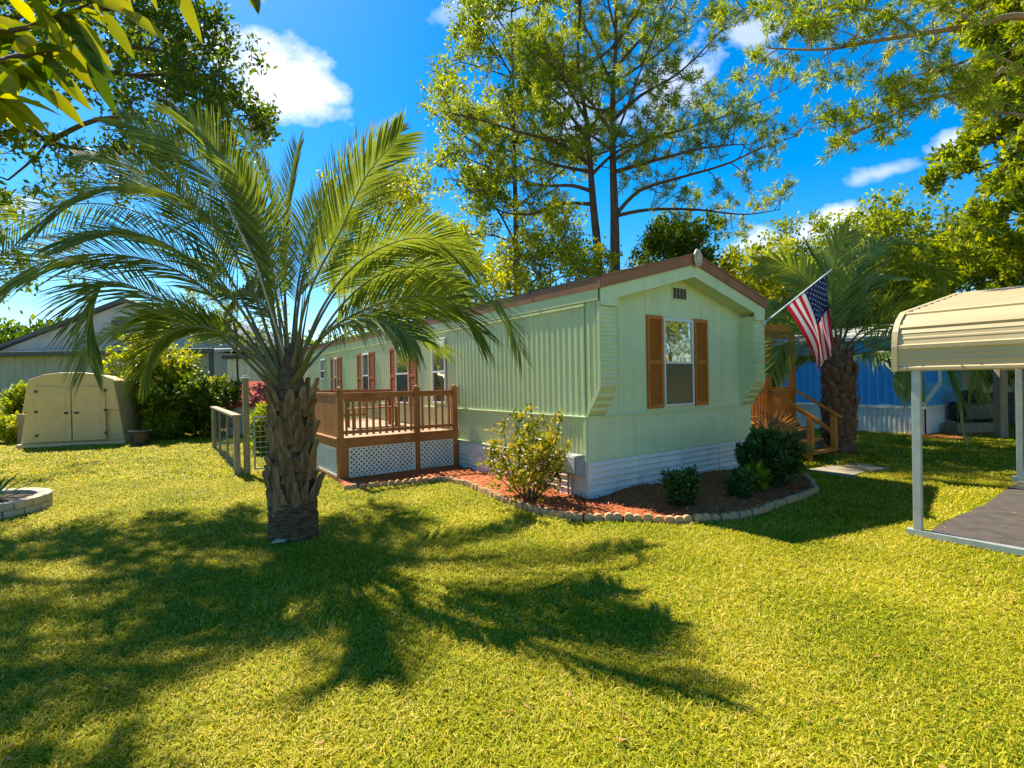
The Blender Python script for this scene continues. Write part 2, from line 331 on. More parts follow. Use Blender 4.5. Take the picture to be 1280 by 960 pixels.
m.box(-.028, .0, 0, .05, .5, 1.14)
m.box(-.012, W+.012, -.03, -.002, 1.115, 1.145)
m.box(-.01, W+.01, -.022, -.002, .515, .535)
m.build('wall_trim', M['green_metal'], home, bevel=.004)
m = MB()
m.prism([(0.0,1.14),(W,1.14),(W,2.86),(W/2,3.40),(0.0,2.86)], lambda u, v, h: (u, h, v), 0.0, .05)
for i in range(5): pass
m.prism([(0,.53),(W,.53),(W,1.12),(0,1.12)], lambda u, v, h: (u, h, v), -.012, .05)
def groovemat():
    g = M['green_flat'].copy(); g.name = 'green_grooved_panel'; nt = g.node_tree; N = nt.nodes; L = nt.links
    b = [n for n in N if n.type == 'BSDF_PRINCIPLED'][0]; tc = [n for n in N if n.type == 'TEX_COORD'][0]
    wv = N.new('ShaderNodeTexWave'); wv.inputs['Scale'].default_value = 3.2; wv.bands_direction = 'X'; wv.wave_profile = 'SAW'; L.new(tc.outputs['Object'], wv.inputs[0])
    bp = N.new('ShaderNodeBump'); bp.inputs['Strength'].default_value = .35; bp.inputs['Distance'].default_value = .01; L.new(wv.outputs[1], bp.inputs['Height']); L.new(bp.outputs[0], b.inputs['Normal']); return g
M['green_groove'] = groovemat()
ew = m.build('end_wall', M['green_groove'], home)
m = MB()
for x in (.62, 1.22, 2.62, 3.2): m.box(x, x + .008, -.006, -.001, 1.15, 2.86 + .54*(1-abs(x-W/2)/(W/2)) - .02)
for x in (.95, 2.05, 2.62, 3.55): m.box(x, x + .01, -.018, -.0125, .54, 1.11)
for i in range(40): # screw heads on the trim
    x = .08 + i * .1; m.box(x, x+.012, -.036, -.029, 1.124, 1.136)
m.build('panel_seam', M['green_flat'], home)
# wings at the two front corners
def wing(x0, x1):
    prof = [(0.0, 2.70), (-OV, 2.70)]
    z = 2.64
    while z > 1.56:
        prof += [(-OV, z), (-OV - .012, z - .02), (-OV - .012, z - .05), (-OV, z - .07)]; z -= .115
    prof += [(-OV, 1.545)]
    for k in range(1, 4):
        t = k / 4; prof += [(-OV*(1-t) - .008, 1.545 - .40*t + .01), (-OV*(1-t) - .012, 1.545 - .40*t - .03)]
    prof += [(0.0, 1.142)]
    m = MB(); m.prism(prof, lambda u, v, h: (h, u, v), x0, x1)
    # edge trims
    ox = x0 if x0 < 1 else x1; sgn = -1 if x0 < 1 else 1
    m.box(min(ox, ox+sgn*.018), max(ox, ox+sgn*.018), -OV-.018, -OV+.03, 1.55, 2.68)
    m.obox((ox+sgn*.009, -OV/2-.004, 1.345), (.009,0,0), (0,OV/2,-.2), (0,.014,.018))
    for y in (-.17, -.06):
        z0 = 1.545 - .40 * (1 + y/OV) + .03
        m.box(min(ox, ox+sgn*.012), max(ox, ox+sgn*.012), y-.02, y+.02, z0, 2.70)
    return m.build('corner_wing', M['green_metal'], home)
wing(0, .32); wing(W-.32, W)
# gable fascia and soffit
zin = lambda x: 2.67 + .54 * (1 - abs(x - W/2)/(W/2))
zbo = lambda x: 2.86 + .54 * (1 - abs(x - W/2)/(W/2))
m = MB()
half = [(0,2.64),(0,2.86),(W/2,3.40),(W/2,3.21),(.32,zin(.32)),(.32,2.64)]
m.prism(half, lambda u, v, h: (u, h, v), -.295, -.272)
m.prism([(W-u, v) for u, v in reversed(half)], lambda u, v, h: (u, h, v), -.295, -.272)
m.box(-.012,.345,-.302,-.2955,2.63,2.65); m.box(W-.345,W+.012,-.302,-.2955,2.63,2.65)
m.build('gable_fascia', M['green_flat'], home)
m = MB()
for (xa, xb) in ((.32, W/2), (W-.32, W/2)):
    za, zb = zin(xa)+.01, zin(xb)+.01
    m.add([(xa,-.272,za),(xb,-.272,zb),(xb,0,zb),(xa,0,za),(xa,-.272,za+.02),(xb,-.272,zb+.02),(xb,0,zb+.02),(xa,0,za+.02)], [(0,1,2,3),(7,6,5,4),(0,4,5,1),(1,5,6,2),(2,6,7,3),(3,7,4,0)])
m.build('soffit', M['green_flat'], home)
# roof
m = MB()
so_ = .545/(W/2+.07)
prof = [(-.045,2.985),(W/2,3.55),(W+.07,2.985),(W+.07,3.012),(W/2,3.585),(-.045,3.012)]
m.prism(prof, lambda u, v, h: (u, h, v), -.31, LEN+.1)
yb = 1.2
while yb < LEN:
    m.obox((W/4-.02, yb, 3.30), ((W/4+.04),0,.285), (0,.02,0), (0,0,.012)); m.obox((3*W/4+.02, yb, 3.30), ((W/4+.04),0,-.285), (0,.02,0), (0,0,.012)); yb += 1.2
m.build('roof', M['dark_roof'], home)
m = MB()
hb = [(-.042,2.845),(-.042,2.985),(W/2,3.548),(W/2,3.40)]
m.prism(hb, lambda u, v, h: (u, h, v), -.325, -.297)
m.prism([(W-u, v) for u, v in reversed(hb)], lambda u, v, h: (u, h, v), -.325, -.297)
for x in (.02, W/2-.06): pass
m.box(-.040, -.0305, -.325, LEN+.05, 2.85, 2.984); m.box(W+.032, W+.06, -.325, LEN+.05, 2.85, 2.984)
m.obox((W/4, -.334, 3.30-.01), (W/4+.01,0,.275*1.0), (0,.006,0), (0,0,.012)); m.obox((3*W/4, -.334, 3.30-.01), (W/4+.01,0,-.275), (0,.006,0), (0,0,.012))
m.build('roof_edge_trim', M['brown_trim'], home)
m = MB(); c = (W/2, 0, 3.46)
oct_ = [(W/2 + .10*math.cos(k*math.pi/4+math.pi/8), 3.49 + .145*math.sin(k*math.pi/4+math.pi/8)) for k in range(8)]
m.prism(oct_, lambda u, v, h: (u, h, v), -.375, -.345)
oct2 = [(W/2 + .065*math.cos(k*math.pi/8), 3.49 + .095*math.sin(k*math.pi/8)) for k in range(16)]
m.prism(oct2, lambda u, v, h: (u, h, v), -.39, -.3755)
m.build('ridge_medallion', M['cream'], home, bevel=.006)
# skirting
def lap(m, length, fn, z1=.515):
    prof = []; z = 0.0
    while z < z1 - .01:
        p = min(.088, z1 - z); prof += [(.022, z + .004), (.030, z + .02), (.006, z + p*.82), (.0, z + p*.98)]; z += .088
    n = len(prof)
    m.strip(prof, lambda u, v, h: fn(h, u, v), 0, length)
m = MB(); lap(m, W+.04, lambda h, o, z: (h-.02, -.004-o, z))
for x in (1.02, 2.0, 3.05): m.box(x, x+.012, -.038, -.012, 0, .5)
m.box(-.035, 0.0, -.045, .02, 0, .53); m.box(W, W+.035, -.045, .02, 0, .53)
m.build('end_skirting', M['white_skirt'], home)
m = MB(); lap(m, LEN, lambda h, o, z: (-.004-o, h, z))
for y in (1.5, 3.1, 4.7): m.box(-.038, -.01, y, y+.012, 0, .5)
m.build('side_skirting', M['white_skirt'], home)
m = MB(); m.strip([(0,0),(LEN,0)], lambda u, v, h: (W+.004, u, h), 0, .53); m.strip([(0,0),(W,0)], lambda u, v, h: (u, LEN, h), 0, 2.9)
m.prism([(0,2.86),(W,2.86),(W/2,3.40)], lambda u, v, h: (u, h, v), LEN-.02, LEN)
m.build('rear_wall', M['white_skirt'], home)
# windows and shutters.  ax: 'end' plane y=0 facing -y ; 'side' plane x=0 facing -x
def plane(ax, off):
    if ax == 'end': return lambda u, o, z: (u, -o + 0, z)
    if ax == 'side': return lambda u, o, z: (-o - .017, u, z)
def pbox(m, fn, u0, u1, o0, o1, z0, z1):
    a = fn(u0, o0, z0); b = fn(u1, o1, z1)
    m.box(min(a[0],b[0]), max(a[0],b[0]), min(a[1],b[1]), max(a[1],b[1]), z0, z1)
def window(par, ax, u0, u1, z0, z1, zm, up='glass', lo='screen'):
    fn = plane(ax, 0)
    m = MB(); f = .03
    pbox(m, fn, u0-f, u0, 0, .035, z0-f, z1+f); pbox(m, fn, u1, u1+f, 0, .035, z0-f, z1+f)
    pbox(m, fn, u0, u1, 0, .033, z1, z1+f); pbox(m, fn, u0, u1, 0, .04, z0-f, z0); pbox(m, fn, u0, u1, .004, .036, zm-.018, zm+.018)
    pbox(m, fn, u0-.05, u1+.05, 0, .012, z1+f, z1+f+.02)
    pbox(m, fn, u0-f-.004, u0+.02, .006, .026, zm+.018, z1)
    fr = m.build('window', M['white'], par, bevel=.003)
    m = MB(); pbox(m, fn, u0, u1, .004, .010, zm+.018, z1); m.build('pane', M[up], fr)
    m = MB(); pbox(m, fn, u0, u1, .006, .016, z0, zm-.018); m.build('screen', M[lo], fr)
    return fr
def shutter(par, ax, u0, u1, z0, z1):
    fn = plane(ax, 0); m = MB(); s = .045
    pbox(m, fn, u0, u0+s, .002, .035, z0, z1); pbox(m, fn, u1-s, u1, .002, .035, z0, z1)
    zm = (z0+z1)/2
    for a, b in ((z0, z0+.07), (zm-.035, zm+.035), (z1-.06, z1)): pbox(m, fn, u0+s, u1-s, .002, .033, a, b)
    pbox(m, fn, u0+s, u1-s, .002, .006, z0+.07, z1-.06)
    for a, b in ((z0+.07, zm-.035), (zm+.035, z1-.06)):
        n = int((b-a)/.034)
        for i in range(n):
            z = a + (i+.5)*(b-a)/n
            c = fn((u0+u1)/2, .018, z); hx = fn((u1-u0)/2-s, 0, 0); hl = (u1-u0)/2 - s
            if ax == 'end': m.obox(c, (hl,0,0), (0,-.010,-.011), (0,.0015,-.0015))
            else: m.obox(c, (0,hl,0), (-.010,0,-.011), (.0015,0,-.0015))
    return m.build('shutter', M['shutter'], par)
window(home, 'end', 1.66, 2.35, 1.24, 2.54, 1.89)
shutter(home, 'end', 1.24, 1.60, 1.19, 2.61); shutter(home, 'end', 2.41, 2.77, 1.19, 2.61)
window(home, 'side', 4.02, 4.54, 1.25, 2.5, 1.86, lo='glass')
window(home, 'side', 5.78, 6.46, 1.2, 2.42, 1.86); shutter(home, 'side', 5.36, 5.73, 1.13, 2.5); shutter(home, 'side', 6.51, 6.83, 1.13, 2.5)
window(home, 'side', 8.34, 8.80, 1.2, 2.42, 1.86); shutter(home, 'side', 7.93, 8.29, 1.13, 2.48); shutter(home, 'side', 8.85, 9.22, 1.13, 2.48)
window(home, 'side', 11.15, 11.42, 1.2, 2.42, 1.86); shutter(home, 'side', 10.75, 11.1, 1.1, 2.48); shutter(home, 'side', 11.47, 11.8, 1.1, 2.48)
window(home, 'side', 12.5, 13.0, 1.85, 2.45, 2.1)
# gable vent
m = MB(); m.box(1.87, 2.22, -.02, -.001, 2.885, 3.095); v = m.build('gable_vent', M['green_flat'], home)
m = MB()
for x in (1.885, 1.97, 2.055, 2.14): m.box(x, x+.07, -.026, -.0205, 2.905, 3.075)
m.build('vent_opening', M['dark_roof'], v)
# meter box beside the near corner
m = MB(); m.box(-.20, -.035, .02, .36, .36, .62); mb = m.build('meter_box', M['grey_box'], home, bevel=.01)
m = MB(); m.box(-.212, -.2005, .05, .33, .38, .60); m.box(-.224, -.2125, .15, .23, .44, .54); m.build('cover', M['white'], mb, bevel=.004)
m = MB(); m.tube([(-.12,.19,.36),(-.12,.19,0)], .022, 8); m.tube([(-.1,.3,.36),(-.1,.3,0)], .014, 8); m.build('conduit', M['grey_box'], mb)
m = MB(); m.box(-.19, -.04, .37, .50, .33, .60); m.build('dark_junction', M['dark_trim'], mb, bevel=.01)
# flag pole bracket belongs to the flag

# ================================================================== brown deck on the left side
DY = 3.54; DW = 2.28; DL = 4.9; DZ = .71
deck = empty('deck', L2W(0, DY), ANG, 'raised brown wooden deck with baluster railing and white lattice skirting', 'deck')
x0, x1 = -DW, -.045
m = MB()
nb = int(DL/.14)
for i in range(nb): m.box(x0+.05, x1, i*.14+.003, i*.14+.137, DZ-.03, DZ)
m.build('floor', M['floor_wood'], deck)
m = MB(); m.box(x0-.02, x1, -.04, 0, DZ-.14, DZ-.002); m.box(x0-.03, x1, -.07, 0, DZ, DZ+.03)
m.box(x0-.04, x0, 0, DL, DZ-.14, DZ-.002); m.box(x0-.07, x0+.0, 0, DL, DZ, DZ+.03)
m.build('rim_board', M['deck_wood'], deck, bevel=.004)
posts = [(x0, -.005), (x0*.39, -.005), (x1-.06, -.005)]
for i, (x, y) in enumerate(posts):
    m = MB(); w_ = .05
    m.box(x-w_, x+w_, y-.05, y+.05, DZ+.031, 1.53); m.box(x-w_-.01, x+w_+.01, y-.06, y+.06, 1.53, 1.555); m.lathe([(.045,1.555),(.05,1.58),(.02,1.605)], (x,y,0), 4)
    m.build('post', M['deck_wood'], deck, bevel=.004)
for x in (x0+.03, x0*.39, x1-.06):
    m = MB(); m.box(x-.05, x+.05, -.035, -.001, 0, DZ-.141) if x != x0+.03 else m.box(x-.06, x+.10, -.035, -.001, 0, DZ-.141); m.build('skirt_post', M['deck_wood'], deck)
m = MB(); m.box(x0-.03, x1, -.03, -.003, 0, .06); m.box(x0-.035, x0-.003, 0, DL, 0, .08); m.build('base_board', M['deck_wood'], deck)
def railing(par, p, q, z0, z1, mat_, sp=.13, name='railing', up='z'):
    p = Vector(p); q = Vector(q); d = q - p; l = d.length
    m = MB(); m.bar((p.x,p.y,z1-.02), (q.x,q.y,z1-.02), .09, .035); m.bar((p.x,p.y,z1-.070), (q.x,q.y,z1-.070), .035, .066)
    r = m.build(name, mat_, par)
    m = MB(); m.bar((p.x,p.y,z0+.09), (q.x,q.y,z0+.09), .035, .06); m.build('bottom_rail', mat_, r)
    n = max(2, int(l/sp)); proto = None
    for i in range(n):
        c = p + d * ((i+.5)/n)
        if proto is None:
            m = MB(); m.box(-.017,.017,-.017,.017, z0+.03, z1-.045); proto = m.build('baluster', mat_, r, loc=(c.x + .0, c.y - .0, 0))
        else: inst(proto, r, loc=(c.x, c.y, 0))
    return r
railing(deck, (x0+.05, -.005, 0), (x0*.39-.05, -.005, 0), DZ+.03, 1.50, M['deck_wood'], .115)
railing(deck, (x0*.39+.05, -.005, 0), (x1-.11, -.005, 0), DZ+.03, 1.50, M['deck_wood'], .115)
railing(deck, (x0+.9, DL-.05, 0), (x1-.05, DL-.05, 0), DZ+.03, 1.50, M['deck_wood'], .13)
for (x, y) in ((x0, DL-.05), (x0+.9, DL-.05), (x0, DL*.5)):
    m = MB(); m.box(x-.05, x+.05, y-.05, y+.05, DZ+.031, 1.56); m.build('post', M['deck_wood'], deck, bevel=.004)
m = MB(); y = .06
while y < DL*.98:
    m.box(x0-.018, x0+.004, y, y+.094, DZ+.04, 1.46); y += .102
m.box(x0-.03, x0+.03, 0.05, DL, 1.461, 1.50)
m.build('privacy_boards', M['deck_wood'], deck)
def lattice(par, fn, u0, u1, z0, z1, sp=.062, w=.030):
    """real diagonal laths cut to the rectangle"""
    m = MB()
    def clip(u, z, du, dz):
        t0, t1 = -9e9, 9e9
        for p_, d_, lo, hi in ((u, du, u0, u1), (z, dz, z0, z1)):
            a, b = (lo-p_)/d_, (hi-p_)/d_
            if a > b: a, b = b, a
            t0 = max(t0, a); t1 = min(t1, b)
        return t0, t1
    for sgn, o in ((1, .004), (-1, -.004)):
        k = -(z1-z0) - .1
        while k < (u1-u0) + (z1-z0):
            uu, zz = u0 + k, (z0 if sgn > 0 else z1)
            a, b = clip(uu, zz, 1, sgn)
            if b - a > .03:
                ua, za, ub, zb = uu+a, zz+a*sgn, uu+b, zz+b*sgn
                hw = w/2*.707
                A = Vector(fn(ua, o, za)); B = Vector(fn(ub, o, zb)); nn_ = Vector(fn(0,1,0)) - Vector(fn(0,0,0))
                d = (B-A).normalized(); s_ = d.cross(nn_).normalized()
                m.obox((A+B)/2, (B-A)/2, s_*w/2, nn_*.0035)
            k += sp * 1.414
    m2 = MB()
    for (a, b, c, d) in ((u0,u1,z0,z0+.02),(u0,u1,z1-.02,z1),(u0,u0+.02,z0+.02,z1-.02),(u1-.02,u1,z0+.02,z1-.02)):
        A = fn(a, -.012, c); B = fn(b, .012, d); m.box(min(A[0],B[0]), max(A[0],B[0]), min(A[1],B[1]), max(A[1],B[1]), c, d)
    return m.build('lattice_panel', M['white'], par)
ff = lambda u, o, z: (u, -.018-o, z)
lattice(deck, ff, x0+.13, x0*.39-.05, .07, DZ-.142); lattice(deck, ff, x0*.39+.05, x1-.11, .07, DZ-.142)
fs = lambda u, o, z: (x0-.018-o, u, z)
for (a, b) in ((.12, 1.35), (1.45, 2.7), (2.8, 4.1)):
    lattice(deck, fs, a, b, .09, DZ-.142)
    m = MB(); m.box(x0-.034, x0-.002, b, b+.10, .08, DZ-.142); m.build('skirt_post', M['deck_wood'], deck)
m = MB(); m.box(x0-.036, x0-.004, .0, .11, .08, DZ-.142); m.build('skirt_post', M['deck_wood'], deck)
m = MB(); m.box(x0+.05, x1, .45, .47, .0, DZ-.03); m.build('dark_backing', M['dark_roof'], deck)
# bench standing on the deck
bn = empty('garden_bench', L2W(-.9, DY+2.2, DZ), ANG, 'slatted brown bench standing on the deck behind the railing', 'bench')
m = MB()
for i in range(4): m.box(-.55, .55, -.2+i*.1, -.12+i*.1, .40, .425)
m.build('seat', M['deck_wood'], bn)
m = MB(); m.box(-.55,.55,.2,.225,.72,.80); m.box(-.55,.55,.2,.225,.55,.62); m.build('backrest', M['deck_wood'], bn)
for x in (-.5,.44):
    for y, h in ((-.2,.40),(.19,.78)):
        m = MB(); m.box(x,x+.06,y,y+.05,0,h-.001); m.build('leg', M['deck_wood'], bn)

# ================================================================== orange porch on the right side
PZ = .74
porch = empty('porch', L2W(W, 0), ANG, 'orange stained porch with pergola posts and steps right of the green home', 'porch')
A0, A1, B0, B1 = 1.23, 2.22, .28, 3.2
m = MB(); i = 0
while B0 + i*.14 < B1: m.box(.04, A1+.05, B0+i*.14+.003, B0+i*.14+.137, PZ-.03, PZ); i += 1
m.build('floor', M['porch_wood'], porch)
m = MB(); m.box(.04, A1+.06, B0-.035, B0, PZ-.17, PZ-.002); m.box(A1+.02, A1+.055, B0, B1, PZ-.17, PZ-.031); m.build('rim_board', M['porch_wood'], porch)
tops = []
for (x, y) in ((A0, B0+.04), (A1, B0+.04), (A1, B1-.05), (A0, B1-.05)):
    m = MB(); m.box(x-.05, x+.05, y-.05, y+.05, 0, 2.56); m.build('post', M['porch_wood'], porch, bevel=.005)
for yb_ in (B0-.02, B1-.08):
    m = MB(); m.box(A0-.22, A1+.12, yb_, yb_+.05, 2.565, 2.70); m.build('pergola_beam', M['porch_wood'], porch, bevel=.004)
for x in (A0-.02, A1-.02):
    m = MB(); m.box(x, x+.04, B0+.035, B1-.085, 2.46, 2.56); m.build('pergola_rafter', M['porch_wood'], porch)
railing(porch, (.08, B0+.02, 0), (A0-.06, B0+.02, 0), PZ, 1.42, M['porch_wood'], .11)
railing(porch, (A1, B0+.1, 0), (A1, B1-.1, 0), PZ, 1.42, M['porch_wood'], .12)
railing(porch, (.1, B1-.05, 0), (A1-.06, B1-.05, 0), PZ, 1.42, M['porch_wood'], .12)
gt = railing(porch, (A0+.06, B0+.05, 0), (A1-.06, B0+.05, 0), PZ-.02, 1.36, M['porch_wood'], .09, name='gate')
nst = 4; rise = PZ/ (nst); run = .265
for k in range(nst-0):
    z = rise*(nst-k) - rise*.0; y1 = B0 - k*run
    if k == 0: continue
    z = PZ - rise*k
    m = MB(); m.box(A0-.02-(.03 if k==3 else 0), A1+.03+(.05 if k==3 else 0), B0-k*run-.03, B0-(k-1)*run-.0, z-.04, z); m.build('tread', M['porch_wood'], porch, bevel=.005)
    m = MB(); m.box(A0, A1, B0-(k-1)*run-.03, B0-(k-1)*run-.012, z+.001, z+rise-.041); m.build('riser', M['dark_roof'], porch)
for x in (A0-.0, A1+.0):
    m = MB(); m.add([(x-.02,B0,PZ-.2),(x-.02,B0,PZ-.05),(x-.02,B0-3*run,.15-.04),(x-.02,B0-3*run,0),(x+.02,B0,PZ-.2),(x+.02,B0,PZ-.05),(x+.02,B0-3*run,.15-.04),(x+.02,B0-3*run,0)], [(0,1,2,3),(7,6,5,4),(0,4,5,1),(1,5,6,2),(2,6,7,3),(3,7,4,0)]); m.build('stringer', M['porch_wood'], porch)
    yn = B0 - 3*run + .0
    m = MB(); m.box(x-.05-.0, x+.05, yn-.02, yn+.08, .19 if True else 0, .86); m.build('newel', M['porch_wood'], porch, bevel=.004)
    m = MB(); m.bar((x, B0, 1.36), (x, yn+.0, .88), .09, .04); m.bar((x, yn+.01, .885), (x, yn-.12, .80), .09, .04); m.build('handrail', M['porch_wood'], porch, bevel=.004)
    if x > 1.5:
        m = MB(); m.bar((x, B0, 1.0), (x, yn+.03, .5), .035, .08); m.build('lower_rail', M['porch_wood'], porch)

# ================================================================== flag
base = L2W(W+.02, -.27, 2.60); tip = P(1039, 337.5, 8.98)
fl = empty('flag', base, 0, 'American flag hanging from a slanted white pole on the corner of the green home', 'flag')
pd = (tip - base)
m = MB(); m.tube([Vector((0,0,0)), pd], .012, 8); m.build('pole', M['white'], fl)
m = MB(); m.tube([(0,0,0), tuple(pd.normalized()*.12)], .02, 8); m.lathe([(.035,-.03),(.035,.03)], (0,0,0), 8); m.build('bracket', M['galv'], fl)
m = MB(); s_ = pd; m.lathe([(.001,-.02),(.02,-.01),(.02,.01),(.001,.02)], s_, 8); m.build('finial', M['cream'], fl)
def fpt(s, t, off=0):
    e0 = [base + pd*.93, P(1036,392,8.94), P(1041,437,8.90)]
    e1 = [base + pd*.32, P(1012,430,9.02), P(1022,466,8.98)]
    q = lambda e: e[0]*(1-t)**2 + (e[1]*2 - (e[0]+e[2])*.5)*2*t*(1-t)*1.0 + e[2]*t**2
    p = q(e0)*(1-s) + q(e1)*s
    k = min(1, t*1.6)
    p = p + Vector((-.012*math.sin(s*13+t*5)*k, -.055*math.sin(s*15 + t*4.0)*k - .03*math.sin(s*6-t*6)*k, .01*math.sin(s*9+2)*k))
    return p - base
def fmesh():
    m = MB(); ns, nt_ = 52, 60
    for i in range(ns+1):
        for j in range(nt_+1): m.v.append(tuple(fpt(i/ns, j/nt_)))
    for i in range(ns):
        st = int(i / 4)
        for j in range(nt_):
            a = i*(nt_+1)+j; m.f.append((a, a+1, a+nt_+2, a+nt_+1))
            m.mi.append(2 if (st < 7 and j/nt_ < .42) else (0 if st % 2 == 0 else 1))
    return m
clo = fmesh().build('cloth', [M['f_red'], M['f_white'], M['f_blue']], fl, smooth=True)
m = MB()
def nrm(s, t):
    a = fpt(s+.01, t) - fpt(s-.01, t); b = fpt(s, t+.01) - fpt(s, t-.01); return a.cross(b).normalized()
for r in range(9):
    nc = 6 if r % 2 == 0 else 5
    for c in range(nc):
        s0 = (r+1)/10*(7/13); t0 = ((2*c+1) if nc == 6 else (2*c+2))/12*.42
        for sg in (1, -1):
            vs = [fpt(s0, t0) + nrm(s0, t0)*.003*sg]
            for k in range(10):
                rr = .019 if k % 2 == 0 else .0085; an = k*math.pi/5
                ss, tt = s0 + rr*math.cos(an)/1.0*1.05, t0 + rr*math.sin(an)*.75
                vs.append(fpt(ss, tt) + nrm(ss, tt)*.003*sg)
            m.add(vs, [(0, 1+k, 1+(k+1) % 10) for k in range(10)])
m.build('stars', M['f_star'], clo)

# ================================================================== carport
CO = Vector((3.94, 5.30, 0))
cp = empty('carport', CO, ANG, 'beige metal carport roof on galvanised posts at the right edge', 'carport')
CW = 4.4; CL = 6.5
half = [(0,1.675),(0,1.94),(.03,2.07),(.10,2.18),(.24,2.28),(2.2,2.66)]
prof = half + [(CW-u, v) for u, v in reversed(half[:-1])]
# resample profile with ribs
def resample(prof, step):
    out_ = []; pts = [Vector((u, v)) for u, v in prof]
    seg = [(pts[i+1]-pts[i]).length for i in range(len(pts)-1)]; tot_ = sum(seg); n = int(tot_/step)
    for k in range(n+1):
        d = k*tot_/n; i = 0
        while i < len(seg)-1 and d > seg[i]: d -= seg[i]; i += 1
        p = pts[i].lerp(pts[i+1], d/seg[i]); t = (pts[i+1]-pts[i]).normalized(); out_.append((p, Vector((-t.y, t.x)), k*tot_/n))
    return out_
rs = resample(prof, .0125); pr = []
for p, n_, d in rs:
    ph = (d % .225); h = 0
    if .0 < ph < .045: h = .016
    elif .10 < ph < .12 or .155 < ph < .175: h = .004
    q = p + n_*(h) if n_.y >= 0 or True else p
    pr.append((q.x, q.y))
m = MB(); m.strip(pr, lambda u, v, h: (u, h, v), -CL, 0); m.build('roof_sheet', M['carport'], cp)
m = MB()
inner = [(p.x - n_.x*.03, p.y - n_.y*.03) for p, n_, d in rs[::4]]; outer = [(p.x + n_.x*.02, p.y + n_.y*.02) for p, n_, d in rs[::4]]
for y in (0.003, -CL-.03):
    m = MB()
    for i in range(len(inner)-1):
        a, b, c, d = outer[i], outer[i+1], inner[i+1], inner[i]
        m.add([(a[0],y,a[1]),(b[0],y,b[1]),(c[0],y,c[1]),(d[0],y,d[1]),(a[0],y-.05,a[1]),(b[0],y-.05,b[1]),(c[0],y-.05,c[1]),(d[0],y-.05,d[1])], [(0,1,2,3),(7,6,5,4),(0,4,5,1),(2,6,7,3)])
    m.build('edge_trim', M['carport'], cp)
m = MB()
for k in range(15):
    for z in (1.715, 1.90): m.box(-.022, -.012, -.12-k*.44-.008, -.12-k*.44+.008, z-.008, z+.008)
m.build('roof_screws', M['galv'], cp)
fr = []
for y in (-.19, -2.0, -3.9, -5.8):
    for x in (.035, CW-.035):
        m = MB(); m.box(x-.03 if x<1 else x-.03, x+.03, y-.035, y+.035, .075, 1.70); m.build('post', M['galv'], cp, bevel=.004)
    m = MB(); ip = [(p.x - n_.x*.05, p.y - n_.y*.05) for p, n_, d in rs[24:-24:6]]
    m.tube([(u, y, v) for u, v in ip], .025, 4); m.build('roof_bow', M['galv'], cp)
for x in (.035, CW-.035):
    m = MB(); m.box(x-.035, x+.035, -CL+.1, -.10, 0.012, .074); m.build('base_rail', M['galv'], cp, bevel=.003)
m = MB(); m.box(CW-.20, CW+.3, -.35, -.11, 0.0, .011); m.build('base_plate', M['galv'], cp)
# paving beneath (setting)
m = MB()
edge = []
ys = np.linspace(-CL-2, -.28, 40)
for y in ys: edge.append((.10+.05*math.sin(y*5)+.02*math.sin(y*17), y))
top_ = [(x, -.22+.03*math.sin(x*2.1)+.008*math.sin(x*11)) for x in np.linspace(.15, 4.6, 24)]
poly = edge + top_ + [(4.6, -CL-2)]
m.prism(poly, lambda u, v, h: (u, v, h), -.05, .010)
pv_ = m.build('driveway', M['asphalt'], None, loc=CO, rz=ANG); tag(pv_, kind='structure')
CARP = [CO + E1*u + E2*v for u, v in ((0.08, -.2), (4.6,-.2), (4.6,-8.5), (.08,-8.5))]
# ================================================================== ground
m = MB(); m.add([(-260,-60,0),(260,-60,0),(260,400,0),(-260,400,0)], [(0,1,2,3)])
tag(m.build('ground', M['ground']), kind='structure')
def inpoly(X, Y, poly):
    ins = np.zeros(len(X), bool); n = len(poly)
    for i in range(n):
        x1, y1 = poly[i][0], poly[i][1]; x2, y2 = poly[(i+1) % n][0], poly[(i+1) % n][1]
        c = ((y1 > Y) != (y2 > Y)) & (X < (x2-x1)*(Y-y1)/((y2-y1) if abs(y2-y1) > 1e-9 else 1e-9) + x1); ins ^= c
    return ins
# flower bed with pine bark mulch
EDG = [(430,613),(463,610),(505,606),(546,602),(563,603),(590,610),(621,625),(647,635),(674,643),(698,648),(733,652),(771,651),(804,652),(843,655),(885,652),(920,650),(951,643),(972,635),(999,626),(1020,616),(1014,606),(1006,598)]
EP = [G(x, y) for x, y in EDG]
bedpoly = EP + [L2W(4.9, .05), L2W(4.12, .3), L2W(-.02, .02), L2W(-.02, 3.5), L2W(-2.3, 3.56)]
bp2 = [(p.x, p.y) for p in bedpoly]
xs = np.arange(-3.5, 6.5, .05); ys = np.arange(5, 11.5, .05)
XX, YY = np.meshgrid(xs, ys, indexing='ij'); ins = inpoly(XX.ravel()+.025, YY.ravel()+.025, bp2).reshape(XX.shape)
ZZ = .045 + .018*np.sin(XX*3.1+YY*2) + .012*np.sin(XX*9-YY*7) + rng.normal(0, .006, XX.shape)
V = np.stack([XX, YY, ZZ], -1).reshape(-1, 3); ny = len(ys)
I, J = np.nonzero(ins[:-1, :-1]); q = np.stack([I*ny+J, (I+1)*ny+J, (I+1)*ny+J+1, I*ny+J+1], 1)
tag(np_mesh('mulch_bed', V, quads=q, mats=M['mulch']), kind='structure')
n = 26000; X = rng.uniform(-3.5, 6.5, n); Y = rng.uniform(5, 11.5, n); k = inpoly(X, Y, bp2); X = X[k]; Y = Y[k]; n = len(X)
